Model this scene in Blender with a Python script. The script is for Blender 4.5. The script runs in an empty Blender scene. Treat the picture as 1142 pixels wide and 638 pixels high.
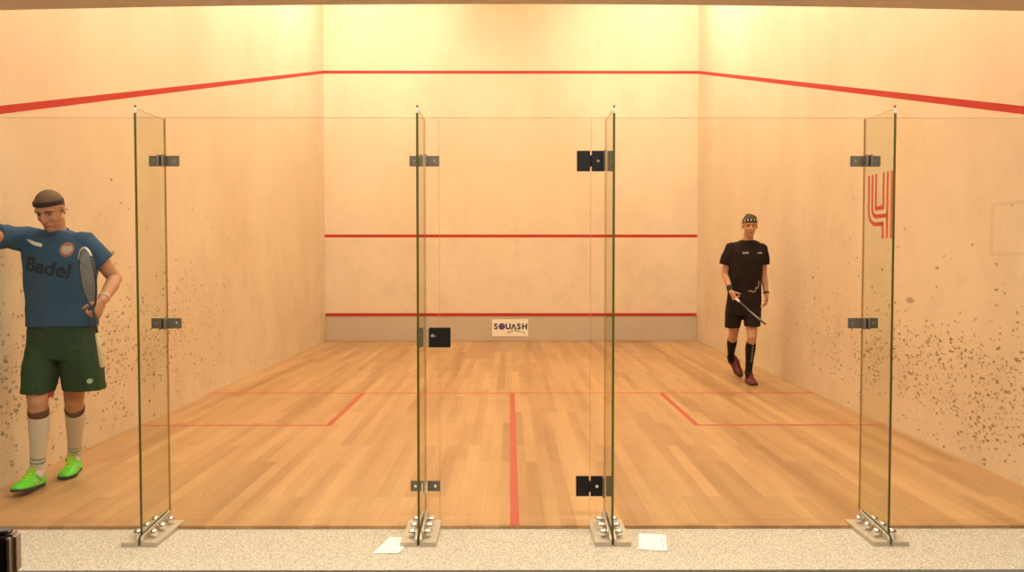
import bpy, bmesh, math, random
from mathutils import Vector, Matrix, noise
from mathutils.bvhtree import BVHTree
V = Vector
random.seed(4)
sc = bpy.context.scene
C = sc.collection

# ---------------------------------------------------------------- camera, world, lights, exposure
cam_d = bpy.data.cameras.new('camera')
cam = bpy.data.objects.new('camera', cam_d)
C.objects.link(cam)
cam.location = (-0.029, -4.373, 1.4317)
cam.rotation_euler = (math.pi / 2 - 0.0344, 0, -0.0031)
cam_d.sensor_width = 36
cam_d.lens = 36 * 915.5 / 1142
cam_d.clip_start = 0.05
cam_d.clip_end = 60
sc.camera = cam
sc.view_settings.view_transform = 'Standard'
sc.view_settings.look = 'None'
sc.view_settings.gamma = 1
sc.view_settings.use_curve_mapping = False
sc.view_settings.exposure = -0.06
w = bpy.data.worlds.new('world')
sc.world = w
w.use_nodes = True
w.node_tree.nodes['Background'].inputs[0].default_value = (1.0, 0.8, 0.55, 1)
w.node_tree.nodes['Background'].inputs[1].default_value = 0.05

WARM = (1.0, 0.925, 0.765)


def area(name, loc, size, power, color=WARM, rot=(0, 0, 0)):
    d = bpy.data.lights.new(name, 'AREA')
    d.shape = 'RECTANGLE'
    d.size, d.size_y = size
    d.energy = power
    d.color = color
    o = bpy.data.objects.new(name, d)
    o.location = loc
    o.rotation_euler = rot
    C.objects.link(o)
    return o


# rows of court lamps under the court ceiling and three lamps in the viewing gallery
COURT_LAMPS = [(x, y) for y in (7.2, 4.4, 1.3) for x in (-1.75, 1.75)]
POWER = {7.2: 140, 4.4: 138, 1.3: 166}


def lamp_tilt(x, y):
    # the court lamps are angled outwards, the front row also towards the front wall
    return (math.radians({7.2: 22, 4.4: 6, 1.3: 0}[y]), math.radians(-40 if x > 0 else 40), 0)


for (x, y) in COURT_LAMPS:
    rot_ = Matrix.Rotation(lamp_tilt(x, y)[1], 3, 'Y') @ Matrix.Rotation(lamp_tilt(x, y)[0], 3, 'X')
    area('court_lamp_light', V((x, y, 6.80)) + rot_ @ V((0, 0, -0.24)), (1.9, 0.5), POWER[y], rot=lamp_tilt(x, y))
GALLERY_LAMPS = [(-1.9, -1.6), (0.0, -1.6), (1.9, -1.6)]
for (x, y) in GALLERY_LAMPS:
    area('gallery_lamp_light', (x, y, 2.66), (1.2, 0.25), 41, (1.0, 0.95, 0.82))


# ---------------------------------------------------------------- helpers: materials
def mat(name, col, rough=0.6, metal=0.0, spec=0.5, noise_amt=0.0, noise_scale=20, bump=0.0, bump_scale=200):
    m = bpy.data.materials.new(name)
    m.use_nodes = True
    nt = m.node_tree
    b = nt.nodes['Principled BSDF']
    b.inputs['Roughness'].default_value = rough
    b.inputs['Metallic'].default_value = metal
    b.inputs['Specular IOR Level'].default_value = spec
    b.inputs['Base Color'].default_value = (*col, 1)
    tc = nt.nodes.new('ShaderNodeTexCoord')
    if noise_amt > 0:
        n = nt.nodes.new('ShaderNodeTexNoise')
        n.inputs['Scale'].default_value = noise_scale
        n.inputs['Detail'].default_value = 5
        nt.links.new(tc.outputs['Object'], n.inputs['Vector'])
        mx = nt.nodes.new('ShaderNodeMix')
        mx.data_type = 'RGBA'
        mx.inputs[6].default_value = (*[c * (1 - noise_amt) for c in col], 1)
        mx.inputs[7].default_value = (*[min(1, c * (1 + noise_amt)) for c in col], 1)
        nt.links.new(n.outputs['Fac'], mx.inputs[0])
        nt.links.new(mx.outputs[2], b.inputs['Base Color'])
    if bump > 0:
        n2 = nt.nodes.new('ShaderNodeTexNoise')
        n2.inputs['Scale'].default_value = bump_scale
        nt.links.new(tc.outputs['Object'], n2.inputs['Vector'])
        bp = nt.nodes.new('ShaderNodeBump')
        bp.inputs['Strength'].default_value = bump
        bp.inputs['Distance'].default_value = 0.002
        nt.links.new(n2.outputs['Fac'], bp.inputs['Height'])
        nt.links.new(bp.outputs[0], b.inputs['Normal'])
    return m


class NT:
    def __init__(s, m):
        s.nt = m.node_tree

    def n(s, kind, **kw):
        o = s.nt.nodes.new('ShaderNode' + kind)
        for k, v in kw.items():
            setattr(o, k, v)
        return o

    def l(s, a, b):
        s.nt.links.new(a, b)

    def math(s, op, a, b=None, c=None):
        o = s.n('Math', operation=op)
        for i, x in enumerate((a, b, c)):
            if x is None:
                continue
            if isinstance(x, (int, float)):
                o.inputs[i].default_value = x
            else:
                s.l(x, o.inputs[i])
        return o.outputs[0]

    def mix(s, fac, a, b):
        o = s.n('Mix', data_type='RGBA')
        for i, x in ((0, fac), (6, a), (7, b)):
            if isinstance(x, (int, float)):
                o.inputs[i].default_value = x
            elif isinstance(x, tuple):
                o.inputs[i].default_value = (*x, 1)
            else:
                s.l(x, o.inputs[i])
        return o.outputs[2]

    def ramp(s, x, a, b, smooth=True):
        o = s.n('MapRange', interpolation_type='SMOOTHSTEP' if smooth else 'LINEAR')
        s.l(x, o.inputs[0])
        o.inputs[1].default_value = a
        o.inputs[2].default_value = b
        return o.outputs[0]


def wall_mat(name, marks=None):
    """painted plaster: faint blotches, and for side walls ball marks low down near the glass"""
    m = mat(name, (0.74, 0.56, 0.37), rough=0.55, spec=0.25)
    t = NT(m)
    b = t.nt.nodes['Principled BSDF']
    g = t.n('NewGeometry')
    sep = t.n('SeparateXYZ')
    t.l(g.outputs['Position'], sep.inputs[0])
    X, Y, Z = sep.outputs
    n1 = t.n('TexNoise')
    n1.inputs['Scale'].default_value = 0.9
    n1.inputs['Detail'].default_value = 6
    n1.inputs['Roughness'].default_value = 0.6
    mp = t.n('Mapping')
    mp.inputs['Scale'].default_value = (1, 1, 0.55)
    t.l(g.outputs['Position'], mp.inputs[0])
    t.l(mp.outputs[0], n1.inputs['Vector'])
    f1 = t.ramp(n1.outputs['Fac'], 0.35, 0.68)
    col = t.mix(f1, WALL_A, WALL_B)
    n2 = t.n('TexNoise')
    n2.inputs['Scale'].default_value = 9
    n2.inputs['Detail'].default_value = 4
    t.l(g.outputs['Position'], n2.inputs['Vector'])
    f2 = t.math('MULTIPLY', t.ramp(n2.outputs['Fac'], 0.50, 0.75), 0.10)
    col = t.mix(f2, col, (0.60, 0.40, 0.27))
    # scuffed grey dirt in the playing height
    n3 = t.n('TexNoise')
    n3.inputs['Scale'].default_value = 2.6
    n3.inputs['Detail'].default_value = 8
    n3.inputs['Roughness'].default_value = 0.7
    t.l(g.outputs['Position'], n3.inputs['Vector'])
    low = t.math('SUBTRACT', 1.0, t.ramp(Z, 0.6, 3.2))
    f3 = t.math('MULTIPLY', t.math('MULTIPLY', t.ramp(n3.outputs['Fac'], 0.45, 0.72), low), 0.30)
    col = t.mix(f3, col, (0.50, 0.38, 0.27))
    if marks:
        cz, sz, y0, y1, seed, dens = marks
        cmb = t.n('CombineXYZ')
        # streaky marks: slightly longer along the wall
        t.l(t.math('ADD', t.math('MULTIPLY', Y, 21.0), seed), cmb.inputs[0])
        t.l(t.math('MULTIPLY', Z, 36.0), cmb.inputs[1])
        wob = t.n('TexNoise')
        wob.inputs['Scale'].default_value = 1.3
        t.l(cmb.outputs[0], wob.inputs['Vector'])
        add = t.n('VectorMath', operation='ADD')
        t.l(cmb.outputs[0], add.inputs[0])
        scl = t.n('VectorMath', operation='SCALE')
        scl.inputs[3].default_value = 1.6
        t.l(wob.outputs['Color'], scl.inputs[0])
        t.l(scl.outputs[0], add.inputs[1])
        vo = t.n('TexVoronoi')
        vo.inputs['Scale'].default_value = 1.0
        t.l(add.outputs[0], vo.inputs['Vector'])
        sc_ = t.n('SeparateColor')
        t.l(vo.outputs['Color'], sc_.inputs[0])
        rnd, rnd2 = sc_.outputs[0], sc_.outputs[1]
        # density: gaussian in height, falling off away from the glass
        dz = t.math('DIVIDE', t.math('SUBTRACT', Z, t.math('ADD', cz, t.math('MULTIPLY', Y, 0.02))), sz)
        gz = t.math('POWER', 2.718, t.math('MULTIPLY', t.math('MULTIPLY', dz, dz), -1.0))
        gy = t.math('SUBTRACT', 1.0, t.ramp(Y, y0, y1))
        nz = t.n('TexNoise')
        nz.inputs['Scale'].default_value = 2.2
        nz.inputs['Detail'].default_value = 4
        t.l(g.outputs['Position'], nz.inputs['Vector'])
        patch = t.ramp(nz.outputs['Fac'], 0.36, 0.62)
        d_main = t.math('MULTIPLY', t.math('MULTIPLY', t.math('MULTIPLY', gz, gy), t.math('MULTIPLY_ADD', patch, 0.75, 0.25)), dens)
        wide = t.math('MULTIPLY', t.math('MULTIPLY', t.math('SUBTRACT', 1.0, t.ramp(Z, 0.9, 2.3)), t.math('SUBTRACT', 1.0, t.ramp(Y, 3.0, 7.5))), 0.045)
        dn = t.math('ADD', d_main, wide)
        on = t.math('LESS_THAN', rnd, dn)
        size = t.math('MULTIPLY_ADD', rnd2, 0.24, 0.21)
        blob = t.math('LESS_THAN', vo.outputs['Distance'], size)
        f = t.math('MULTIPLY', t.math('MULTIPLY', on, blob), t.math('MULTIPLY_ADD', sc_.outputs[2], 0.45, 0.40))
        col = t.mix(f, col, (0.16, 0.10, 0.06))
        haze = t.math('MULTIPLY', t.math('MULTIPLY', gz, gy), 0.16)
        col = t.mix(haze, col, (0.46, 0.33, 0.22))
        if marks[4] > 50:      # one larger smear by the number on the right wall
            ey = t.math('DIVIDE', t.math('SUBTRACT', Y, 2.225), 0.075)
            ez = t.math('DIVIDE', t.math('SUBTRACT', Z, 1.089), 0.026)
            rr = t.math('ADD', t.math('MULTIPLY', ey, ey), t.math('MULTIPLY', ez, ez))
            fe = t.math('MULTIPLY', t.math('SUBTRACT', 1.0, t.ramp(rr, 0.3, 1.3)), 0.7)
            col = t.mix(fe, col, (0.33, 0.20, 0.10))
            # faint outline of a filled patch in the plaster
            ay = t.math('ABSOLUTE', t.math('SUBTRACT', Y, 0.80))
            az = t.math('ABSOLUTE', t.math('SUBTRACT', Z, 1.62))
            mxx = t.math('MAXIMUM', t.math('DIVIDE', ay, 0.32), t.math('DIVIDE', az, 0.165))
            edge = t.math('MULTIPLY', t.math('GREATER_THAN', mxx, 0.93), t.math('LESS_THAN', mxx, 1.07))
            col = t.mix(t.math('MULTIPLY', edge, 0.16), col, (0.40, 0.25, 0.13))
    t.l(col, b.inputs['Base Color'])
    bp = t.n('Bump')
    bp.inputs['Strength'].default_value = 0.15
    bp.inputs['Distance'].default_value = 0.004
    t.l(n2.outputs['Fac'], bp.inputs['Height'])
    t.l(bp.outputs[0], b.inputs['Normal'])
    return m


WALL_A = (0.79, 0.640, 0.455)
WALL_B = (0.735, 0.575, 0.395)
M = {}
M['wall_front'] = wall_mat('front_wall_paint')
M['wall_left'] = wall_mat('left_wall_paint', (0.62, 0.36, 1.2, 5.0, 3.0, 1.8))
M['wall_right'] = wall_mat('right_wall_paint', (0.50, 0.30, 1.4, 5.0, 91.0, 2.0))
M['red'] = mat('red_line_paint', (0.50, 0.028, 0.020), 0.5, spec=0.3)
M['red_floor'] = mat('red_floor_line', (0.50, 0.085, 0.055), 0.4, spec=0.3)
M['tin'] = mat('tin_paint', (0.54, 0.43, 0.325), 0.5, spec=0.3, noise_amt=0.06, noise_scale=3)
M['ceil'] = mat('ceiling_paint', (0.72, 0.62, 0.48), 0.8)
M['gallery_ceil'] = mat('gallery_ceiling_board', (0.68, 0.56, 0.42), 0.8, noise_amt=0.06, noise_scale=2)
M['gallery_wall'] = mat('gallery_wall_paint', (0.28, 0.22, 0.16), 0.9)


def floor_mat():
    m = mat('maple_floor', (0.7, 0.4, 0.2), rough=0.34, spec=0.4)
    t = NT(m)
    b = t.nt.nodes['Principled BSDF']
    g = t.n('NewGeometry')
    mp = t.n('Mapping')
    mp.inputs['Rotation'].default_value = (0, 0, math.pi / 2)
    t.l(g.outputs['Position'], mp.inputs[0])
    br = t.n('TexBrick')
    br.offset = 0.37
    br.offset_frequency = 2
    br.inputs['Scale'].default_value = 1.0
    br.inputs['Mortar Size'].default_value = 0.0007
    br.inputs['Mortar Smooth'].default_value = 0.3
    br.inputs['Brick Width'].default_value = 1.35
    br.inputs['Row Height'].default_value = 0.083
    br.inputs['Color1'].default_value = (0, 0, 0, 1)
    br.inputs['Color2'].default_value = (1, 1, 1, 1)
    br.inputs['Mortar'].default_value = (0.5, 0.5, 0.5, 1)
    br.inputs['Bias'].default_value = 0
    t.l(mp.outputs[0], br.inputs['Vector'])
    rgb = t.n('SeparateColor')
    t.l(br.outputs['Color'], rgb.inputs[0])
    board = rgb.outputs[0]
    # wider streaks running along the court
    n1 = t.n('TexNoise')
    n1.inputs['Scale'].default_value = 1.0
    n1.inputs['Detail'].default_value = 4
    mp1 = t.n('Mapping')
    mp1.inputs['Scale'].default_value = (3.4, 0.16, 1)
    t.l(g.outputs['Position'], mp1.inputs[0])
    t.l(mp1.outputs[0], n1.inputs['Vector'])
    n2 = t.n('TexNoise')
    n2.inputs['Scale'].default_value = 1.0
    n2.inputs['Detail'].default_value = 6
    n2.inputs['Roughness'].default_value = 0.65
    mp2 = t.n('Mapping')
    mp2.inputs['Scale'].default_value = (60, 1.6, 1)
    t.l(g.outputs['Position'], mp2.inputs[0])
    t.l(mp2.outputs[0], n2.inputs['Vector'])
    s = t.math('ADD', t.math('MULTIPLY', board, 0.50), t.math('MULTIPLY', t.ramp(n1.outputs['Fac'], 0.3, 0.7), 0.50))
    s = t.math('ADD', s, t.math('MULTIPLY', t.math('SUBTRACT', n2.outputs['Fac'], 0.5), 0.5))
    col = t.mix(t.ramp(s, 0.0, 1.0, False), (0.34, 0.172, 0.066), (0.60, 0.357, 0.162))
    col = t.mix(t.math('MULTIPLY', br.outputs['Fac'], 0.35), col, (0.25, 0.12, 0.05))
    t.l(col, b.inputs['Base Color'])
    n3 = t.n('TexNoise')
    n3.inputs['Scale'].default_value = 2.5
    t.l(g.outputs['Position'], n3.inputs['Vector'])
    t.l(t.math('MULTIPLY_ADD', n3.outputs['Fac'], 0.16, 0.30), b.inputs['Roughness'])
    return m


def carpet_mat():
    m = mat('speckled_carpet', (0.6, 0.5, 0.4), rough=0.95, spec=0.1)
    t = NT(m)
    b = t.nt.nodes['Principled BSDF']
    g = t.n('NewGeometry')
    n1 = t.n('TexNoise')
    n1.inputs['Scale'].default_value = 120
    n1.inputs['Detail'].default_value = 3
    t.l(g.outputs['Position'], n1.inputs['Vector'])
    vo = t.n('TexVoronoi')
    vo.inputs['Scale'].default_value = 170
    t.l(g.outputs['Position'], vo.inputs['Vector'])
    sr = t.n('SeparateColor')
    t.l(vo.outputs['Color'], sr.inputs[0])
    f = t.math('ADD', t.math('MULTIPLY', t.ramp(n1.outputs['Fac'], 0.35, 0.65), 0.5), t.math('MULTIPLY', sr.outputs[0], 0.5))
    col = t.mix(f, (0.30, 0.25, 0.185), (0.84, 0.75, 0.61))
    t.l(col, b.inputs['Base Color'])
    bp = t.n('Bump')
    bp.inputs['Strength'].default_value = 0.5
    bp.inputs['Distance'].default_value = 0.004
    t.l(n1.outputs['Fac'], bp.inputs['Height'])
    t.l(bp.outputs[0], b.inputs['Normal'])
    return m


def glass_mat(name, tint, refl=1.0):
    """thin architectural glass: straight-through tinted transmission plus Fresnel reflection"""
    m = bpy.data.materials.new(name)
    m.use_nodes = True
    t = NT(m)
    for n in list(t.nt.nodes):
        t.nt.nodes.remove(n)
    out = t.n('OutputMaterial')
    tr = t.n('BsdfTransparent')
    tr.inputs[0].default_value = (*tint, 1)
    gl = t.n('BsdfGlossy')
    gl.inputs['Roughness'].default_value = 0.0
    geo = t.n('NewGeometry')
    dot = t.n('VectorMath', operation='DOT_PRODUCT')
    t.l(geo.outputs['Incoming'], dot.inputs[0])
    t.l(geo.outputs['Normal'], dot.inputs[1])
    one = t.math('SUBTRACT', 1.0, t.math('ABSOLUTE', dot.outputs['Value']))
    fres = t.math('MULTIPLY_ADD', t.math('POWER', one, 5.0), 0.96, 0.04)
    mx = t.n('MixShader')
    t.l(t.math('MULTIPLY', fres, refl), mx.inputs[0])
    t.l(tr.outputs[0], mx.inputs[1])
    t.l(gl.outputs[0], mx.inputs[2])
    t.l(mx.outputs[0], out.inputs[0])
    return m


M['floor'] = floor_mat()
M['carpet'] = carpet_mat()
M['glass'] = glass_mat('clear_glass', (0.985, 0.99, 0.975), 0.5)
M['fin_glass'] = glass_mat('green_tinted_glass', (0.93, 0.945, 0.905), 0.22)
M['glass_edge'] = mat('green_glass_edge', (0.085, 0.08, 0.014), 0.3, spec=0.5)
M['pane_edge'] = mat('faint_glass_edge', (0.52, 0.33, 0.19), 0.4)
M['fin_back_edge'] = glass_mat('brown_glass_edge', (0.82, 0.74, 0.60), 0.3)
M['steel'] = mat('brushed_steel', (0.62, 0.56, 0.47), 0.38, 0.75, noise_amt=0.08, noise_scale=60)
M['shoe_steel'] = mat('satin_base_metal', (0.60, 0.52, 0.41), 0.5, 0.45, noise_amt=0.06, noise_scale=30)
M['dark_steel'] = mat('dull_grey_steel', (0.20, 0.165, 0.12), 0.45, 0.5, noise_amt=0.1, noise_scale=40)
M['chrome'] = mat('polished_bolt_metal', (0.85, 0.82, 0.76), 0.22, 0.9)
M['black_plate'] = mat('black_hinge_plate', (0.012, 0.009, 0.008), 0.45, spec=0.3)
M['white_plastic'] = mat('white_plastic', (0.85, 0.84, 0.80), 0.4)
M['paper'] = mat('white_paper', (0.93, 0.92, 0.88), 0.8)
M['ink'] = mat('pale_printed_ink', (0.62, 0.55, 0.42), 0.8)
M['lamp'] = bpy.data.materials.new('lamp_diffuser')
M['lamp'].use_nodes = True
_b = M['lamp'].node_tree.nodes['Principled BSDF']
_b.inputs['Emission Color'].default_value = (1, 0.85, 0.6, 1)
_b.inputs['Emission Strength'].default_value = 3.0


# ---------------------------------------------------------------- helpers: geometry
def box(bm, x0, x1, y0, y1, z0, z1, mi=0, mtx=None):
    vs = [bm.verts.new(V((x, y, z))) for x in (x0, x1) for y in (y0, y1) for z in (z0, z1)]
    q = [(0, 1, 3, 2), (4, 6, 7, 5), (0, 4, 5, 1), (2, 3, 7, 6), (0, 2, 6, 4), (1, 5, 7, 3)]
    fs = []
    for f in q:
        fc = bm.faces.new([vs[i] for i in f])
        fc.material_index = mi
        fs.append(fc)
    if mtx:
        for v in vs:
            v.co = mtx @ v.co
    return fs   # order: x0, x1, y0, y1, z0, z1


def bevel_box(bm, x0, x1, y0, y1, z0, z1, r=0.002, seg=2, mtx=None):
    b2 = bmesh.new()
    box(b2, x0, x1, y0, y1, z0, z1)
    bmesh.ops.bevel(b2, geom=b2.edges[:], offset=r, segments=seg, affect='EDGES')
    merge(bm, b2, mtx)


def merge(bm, b2, mtx=None):
    mp = {}
    for v in b2.verts:
        mp[v] = bm.verts.new(mtx @ v.co if mtx else v.co)
    for f in b2.faces:
        try:
            nf = bm.faces.new([mp[v] for v in f.verts])
            nf.material_index = f.material_index
            nf.smooth = f.smooth
        except ValueError:
            pass
    b2.free()


def frame(d, hint=V((0, 0, 1))):
    d = d.normalized()
    if abs(d.dot(hint.normalized())) > 0.97:
        hint = V((1, 0, 0)) if abs(d.x) < 0.9 else V((0, 1, 0))
    s = d.cross(hint).normalized()
    return s, s.cross(d).normalized()


def ball(bm, c, r, u=18, v=12, rot=None):
    b2 = bmesh.new()
    bmesh.ops.create_uvsphere(b2, u_segments=u, v_segments=v, radius=1)
    r = V((r, r, r)) if isinstance(r, (int, float)) else V(r)
    m = Matrix.Translation(V(c)) @ (rot.to_4x4() if rot else Matrix()) @ Matrix.Diagonal((*r, 1))
    for f in b2.faces:
        f.smooth = True
    merge(bm, b2, m)


def loft(bm, rings, cap=True, smooth=True):
    """rings: list of lists of points, same count"""
    rv = [[bm.verts.new(V(p)) for p in r] for r in rings]
    n = len(rv[0])
    for a, b in zip(rv, rv[1:]):
        for i in range(n):
            f = bm.faces.new((a[i], a[(i + 1) % n], b[(i + 1) % n], b[i]))
            f.smooth = smooth
    if cap:
        bm.faces.new(rv[0][::-1])
        bm.faces.new(rv[-1])


def tube(bm, pts, rad, n=14, ends=True, squash=None, hint=V((0, 0, 1))):
    """tapered limb through pts; squash = (axis vector, factor) flattens across that axis"""
    pts = [V(p) for p in pts]
    if isinstance(rad, (int, float)):
        rad = [rad] * len(pts)
    rings = []
    ps = None
    for i, p in enumerate(pts):
        d = (pts[min(i + 1, len(pts) - 1)] - pts[max(i - 1, 0)]).normalized()
        if ps is None:
            s, t = frame(d, hint)
        else:
            s = (ps - d * ps.dot(d)).normalized()
            t = s.cross(d).normalized()
        ps = s
        ring = []
        for k in range(n):
            a = 2 * math.pi * k / n
            o = (s * math.cos(a) + t * math.sin(a)) * rad[i]
            if squash:
                ax = squash[0].normalized()
                o -= ax * o.dot(ax) * (1 - squash[1])
            ring.append(p + o)
        rings.append(ring)
    loft(bm, rings)
    if ends:
        for i in (0, -1):
            if squash:
                continue
            ball(bm, pts[i], rad[i], 12, 8)


def curve_pts(pts, n=6):
    """Catmull-Rom through the points"""
    pts = [V(p) for p in pts]
    out = []
    for i in range(len(pts) - 1):
        p0 = pts[max(i - 1, 0)]; p1 = pts[i]; p2 = pts[i + 1]; p3 = pts[min(i + 2, len(pts) - 1)]
        for k in range(n):
            t = k / n
            out.append(0.5 * ((2 * p1) + (-p0 + p2) * t + (2 * p0 - 5 * p1 + 4 * p2 - p3) * t * t + (-p0 + 3 * p1 - 3 * p2 + p3) * t ** 3))
    out.append(pts[-1])
    return out


def cyl(bm, a, b, r, n=20, bev=0.0):
    a, b = V(a), V(b)
    d = (b - a)
    s, t = frame(d)
    L = d.length
    d.normalize()
    st = [(0, r - bev), (bev, r), (L - bev, r), (L, r - bev)] if bev else [(0, r), (L, r)]
    rings = [[a + d * h + (s * math.cos(2 * math.pi * k / n) + t * math.sin(2 * math.pi * k / n)) * q for k in range(n)] for h, q in st]
    loft(bm, rings)


def obj(name, bm, m, parent=None, origin=(0, 0, 0), recalc=True):
    """link a bmesh as ONE mesh object; vertices are given in world space, the origin is put at `origin`"""
    o0 = V(origin)
    if recalc:
        bmesh.ops.recalc_face_normals(bm, faces=bm.faces[:])
    for v in bm.verts:
        v.co -= o0
    me = bpy.data.meshes.new(name)
    bm.to_mesh(me)
    bm.free()
    for x in (m if isinstance(m, (list, tuple)) else [m]):
        me.materials.append(x)
    o = bpy.data.objects.new(name, me)
    C.objects.link(o)
    if parent:
        o.parent = parent
    else:
        o.location = o0
    return o


def tag(o, label, cat=None, group=None, kind=None):
    if label:
        o['label'] = label
    if cat:
        o['category'] = cat
    if group:
        o['group'] = group
    if kind:
        o['kind'] = kind
    return o


def empty(name, loc, label, cat, group=None):
    o = bpy.data.objects.new(name, None)
    o.location = loc
    o.empty_display_size = 0.1
    C.objects.link(o)
    return tag(o, label, cat, group)


def struct(name, bm, m, label=None):
    o = obj(name, bm, m)
    o['kind'] = 'structure'
    if label:
        o['label'] = label
    return o


def remesh(bm, voxel, smooth_it=3, fac=0.5):
    """union of overlapping closed shapes as one continuous surface"""
    me = bpy.data.meshes.new('tmp')
    bmesh.ops.recalc_face_normals(bm, faces=bm.faces[:])
    bm.to_mesh(me)
    bm.free()
    o = bpy.data.objects.new('tmp', me)
    C.objects.link(o)
    r = o.modifiers.new('r', 'REMESH')
    r.mode = 'VOXEL'
    r.voxel_size = voxel
    r.use_smooth_shade = True
    if smooth_it:
        s = o.modifiers.new('s', 'SMOOTH')
        s.iterations = smooth_it
        s.factor = fac
    dg = bpy.context.evaluated_depsgraph_get()
    dg.update()
    e = o.evaluated_get(dg).to_mesh()
    b2 = bmesh.new()
    b2.from_mesh(e)
    o.evaluated_get(dg).to_mesh_clear()
    bpy.data.objects.remove(o)
    bpy.data.meshes.remove(me)
    for f in b2.faces:
        f.smooth = True
    return b2


def text_bm(body, size, bold=0.0, extrude=0.0):
    cu = bpy.data.curves.new('t', 'FONT')
    cu.body = body
    cu.size = size
    cu.offset = bold
    cu.extrude = extrude
    cu.align_x = 'CENTER'
    cu.align_y = 'CENTER'
    o = bpy.data.objects.new('t', cu)
    C.objects.link(o)
    dg = bpy.context.evaluated_depsgraph_get()
    dg.update()
    me = o.evaluated_get(dg).to_mesh()
    b = bmesh.new()
    b.from_mesh(me)
    o.evaluated_get(dg).to_mesh_clear()
    bpy.data.objects.remove(o)
    bpy.data.curves.remove(cu)
    bmesh.ops.triangulate(b, faces=b.faces[:])
    return b


def poly(bm, pts, z=0.0, mi=0):
    vs = [bm.verts.new((x, y, z)) for x, y in pts]
    f = bm.faces.new(vs)
    f.material_index = mi
    return f


def project(bm, tree, origin, u, v, d, lift=0.0030):
    """lay a flat drawing (x,y) on a cloth surface along direction d"""
    u, v, d = V(u).normalized(), V(v).normalized(), V(d).normalized()
    bmesh.ops.triangulate(bm, faces=bm.faces[:])
    for _ in range(5):
        long = [e for e in bm.edges if e.calc_length() > 0.009]
        if not long:
            break
        bmesh.ops.subdivide_edges(bm, edges=long, cuts=1)
        bmesh.ops.triangulate(bm, faces=bm.faces[:])
    last = V(origin)
    for w_ in bm.verts:
        p = V(origin) + u * w_.co.x + v * w_.co.y
        hit, nrm, idx, dist = tree.ray_cast(p - d * 0.5, d)
        if hit is None or (hit - p).length > 0.2:
            hit = p
        w_.co = hit - d * (lift + w_.co.z)


# ---------------------------------------------------------------- room shell
GY = 0.08                # plane of the back-wall glass
H = 2.185                # top of the glass
YF = 9.75                # front wall
HC = 6.95                # court ceiling height
bm = bmesh.new()
box(bm, -3.2, 3.2, -0.03, YF, -0.15, 0.0, 0)
e = 0.0006
SL = 4.248               # short line, near edge
for a in ((-3.2, 3.2, SL, SL + 0.05), (-0.025, 0.025, 0.0, SL), (-1.6, -1.55, SL - 1.62, SL), (1.55, 1.6, SL - 1.62, SL),
          (-3.2, -1.55, SL - 1.67, SL - 1.62), (1.55, 3.2, SL - 1.67, SL - 1.62)):
    y0 = a[2] if a[2] != 0.0 else -0.03
    vs = [bm.verts.new((x, y, e)) for x, y in ((a[0], y0), (a[1], y0), (a[1], a[3]), (a[0], a[3]))]
    bm.faces.new(vs).material_index = 1
struct('floor', bm, [M['floor'], M['red_floor']], 'timber court floor with red service lines')
bm = bmesh.new()
box(bm, -4.2, 4.2, -7.0, -0.03, -0.15, -0.018)
struct('floor_gallery', bm, M['carpet'], 'speckled beige carpet outside the glass')

bm = bmesh.new()
box(bm, -3.4, 3.4, YF, YF + 0.2, 0, HC)
for z0, z1 in ((1.78, 1.83), (4.57, 4.62)):
    vs = [bm.verts.new((x, YF - 0.001, z)) for x, z in ((-3.2, z0), (3.2, z0), (3.2, z1), (-3.2, z1))]
    bm.faces.new(vs).material_index = 1
struct('wall_front', bm, [M['wall_front'], M['red']])
for s, nm in ((-1, 'left'), (1, 'right')):
    bm = bmesh.new()
    x0, x1 = sorted((s * 3.2, s * 3.4))
    box(bm, x0, x1, -0.05, YF, -0.15, HC)
    zb = 4.57 - 2.44
    vs = [bm.verts.new((s * 3.199, y, z)) for y, z in ((YF, 4.57), (0.0, zb), (0.0, zb + 0.052), (YF, 4.622))]
    bm.faces.new(vs).material_index = 1
    struct('wall_' + nm, bm, [M['wall_' + nm], M['red']])
bm = bmesh.new()
box(bm, -3.4, 3.4, -0.05, YF + 0.2, HC, HC + 0.15)
struct('ceiling', bm, M['ceil'])
# gallery ceiling: its edge over the glass sags a little towards both sides
bm = bmesh.new()
N = 24
rings = []
for i in range(N + 1):
    x = -4.2 + 8.4 * i / N
    z = 2.792 - 0.036 * min(1.0, (abs(x) / 2.75)) ** 2
    rings.append([(x, GY, z), (x, -7.0, z), (x, -7.0, 2.95), (x, GY, 2.95)])
loft(bm, rings, smooth=False)
struct('ceiling_gallery', bm, M['gallery_ceil'])
bm = bmesh.new()
box(bm, -3.4, 3.4, GY - 0.15, GY, 2.95, HC)
struct('wall_bulkhead', bm, M['ceil'])
for nm, a in (('wall_gallery_left', (-4.4, -4.2, -7.0, -0.05)), ('wall_gallery_right', (4.2, 4.4, -7.0, -0.05)), ('wall_gallery_back', (-4.4, 4.4, -7.2, -7.0))):
    bm = bmesh.new()
    box(bm, *a, -0.15, 2.95)
    struct(nm, bm, M['gallery_wall'])
for s, nm in ((-1, 'wall_return_left'), (1, 'wall_return_right')):
    bm = bmesh.new()
    x0, x1 = sorted((s * 3.4, s * 4.2))
    box(bm, x0, x1, -0.05, 0.1, -0.15, 2.95)
    struct(nm, bm, M['gallery_wall'])

# tin under the front wall
tin = empty('tin_board', (0, YF, 0), 'grey tin board with a red top strip along the foot of the front wall', 'tin board')
bm = bmesh.new()
box(bm, -3.19, 3.19, YF - 0.022, YF - 0.002, 0.004, 0.43)
obj('panel', bm, M['tin'], tin, (0, YF, 0))
bm = bmesh.new()
bevel_box(bm, -3.19, 3.19, YF - 0.034, YF - 0.002, 0.43, 0.478, 0.008, 2)
tag(obj('top_strip', bm, M['red'], tin, (0, YF, 0)), 'red top strip')

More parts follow.
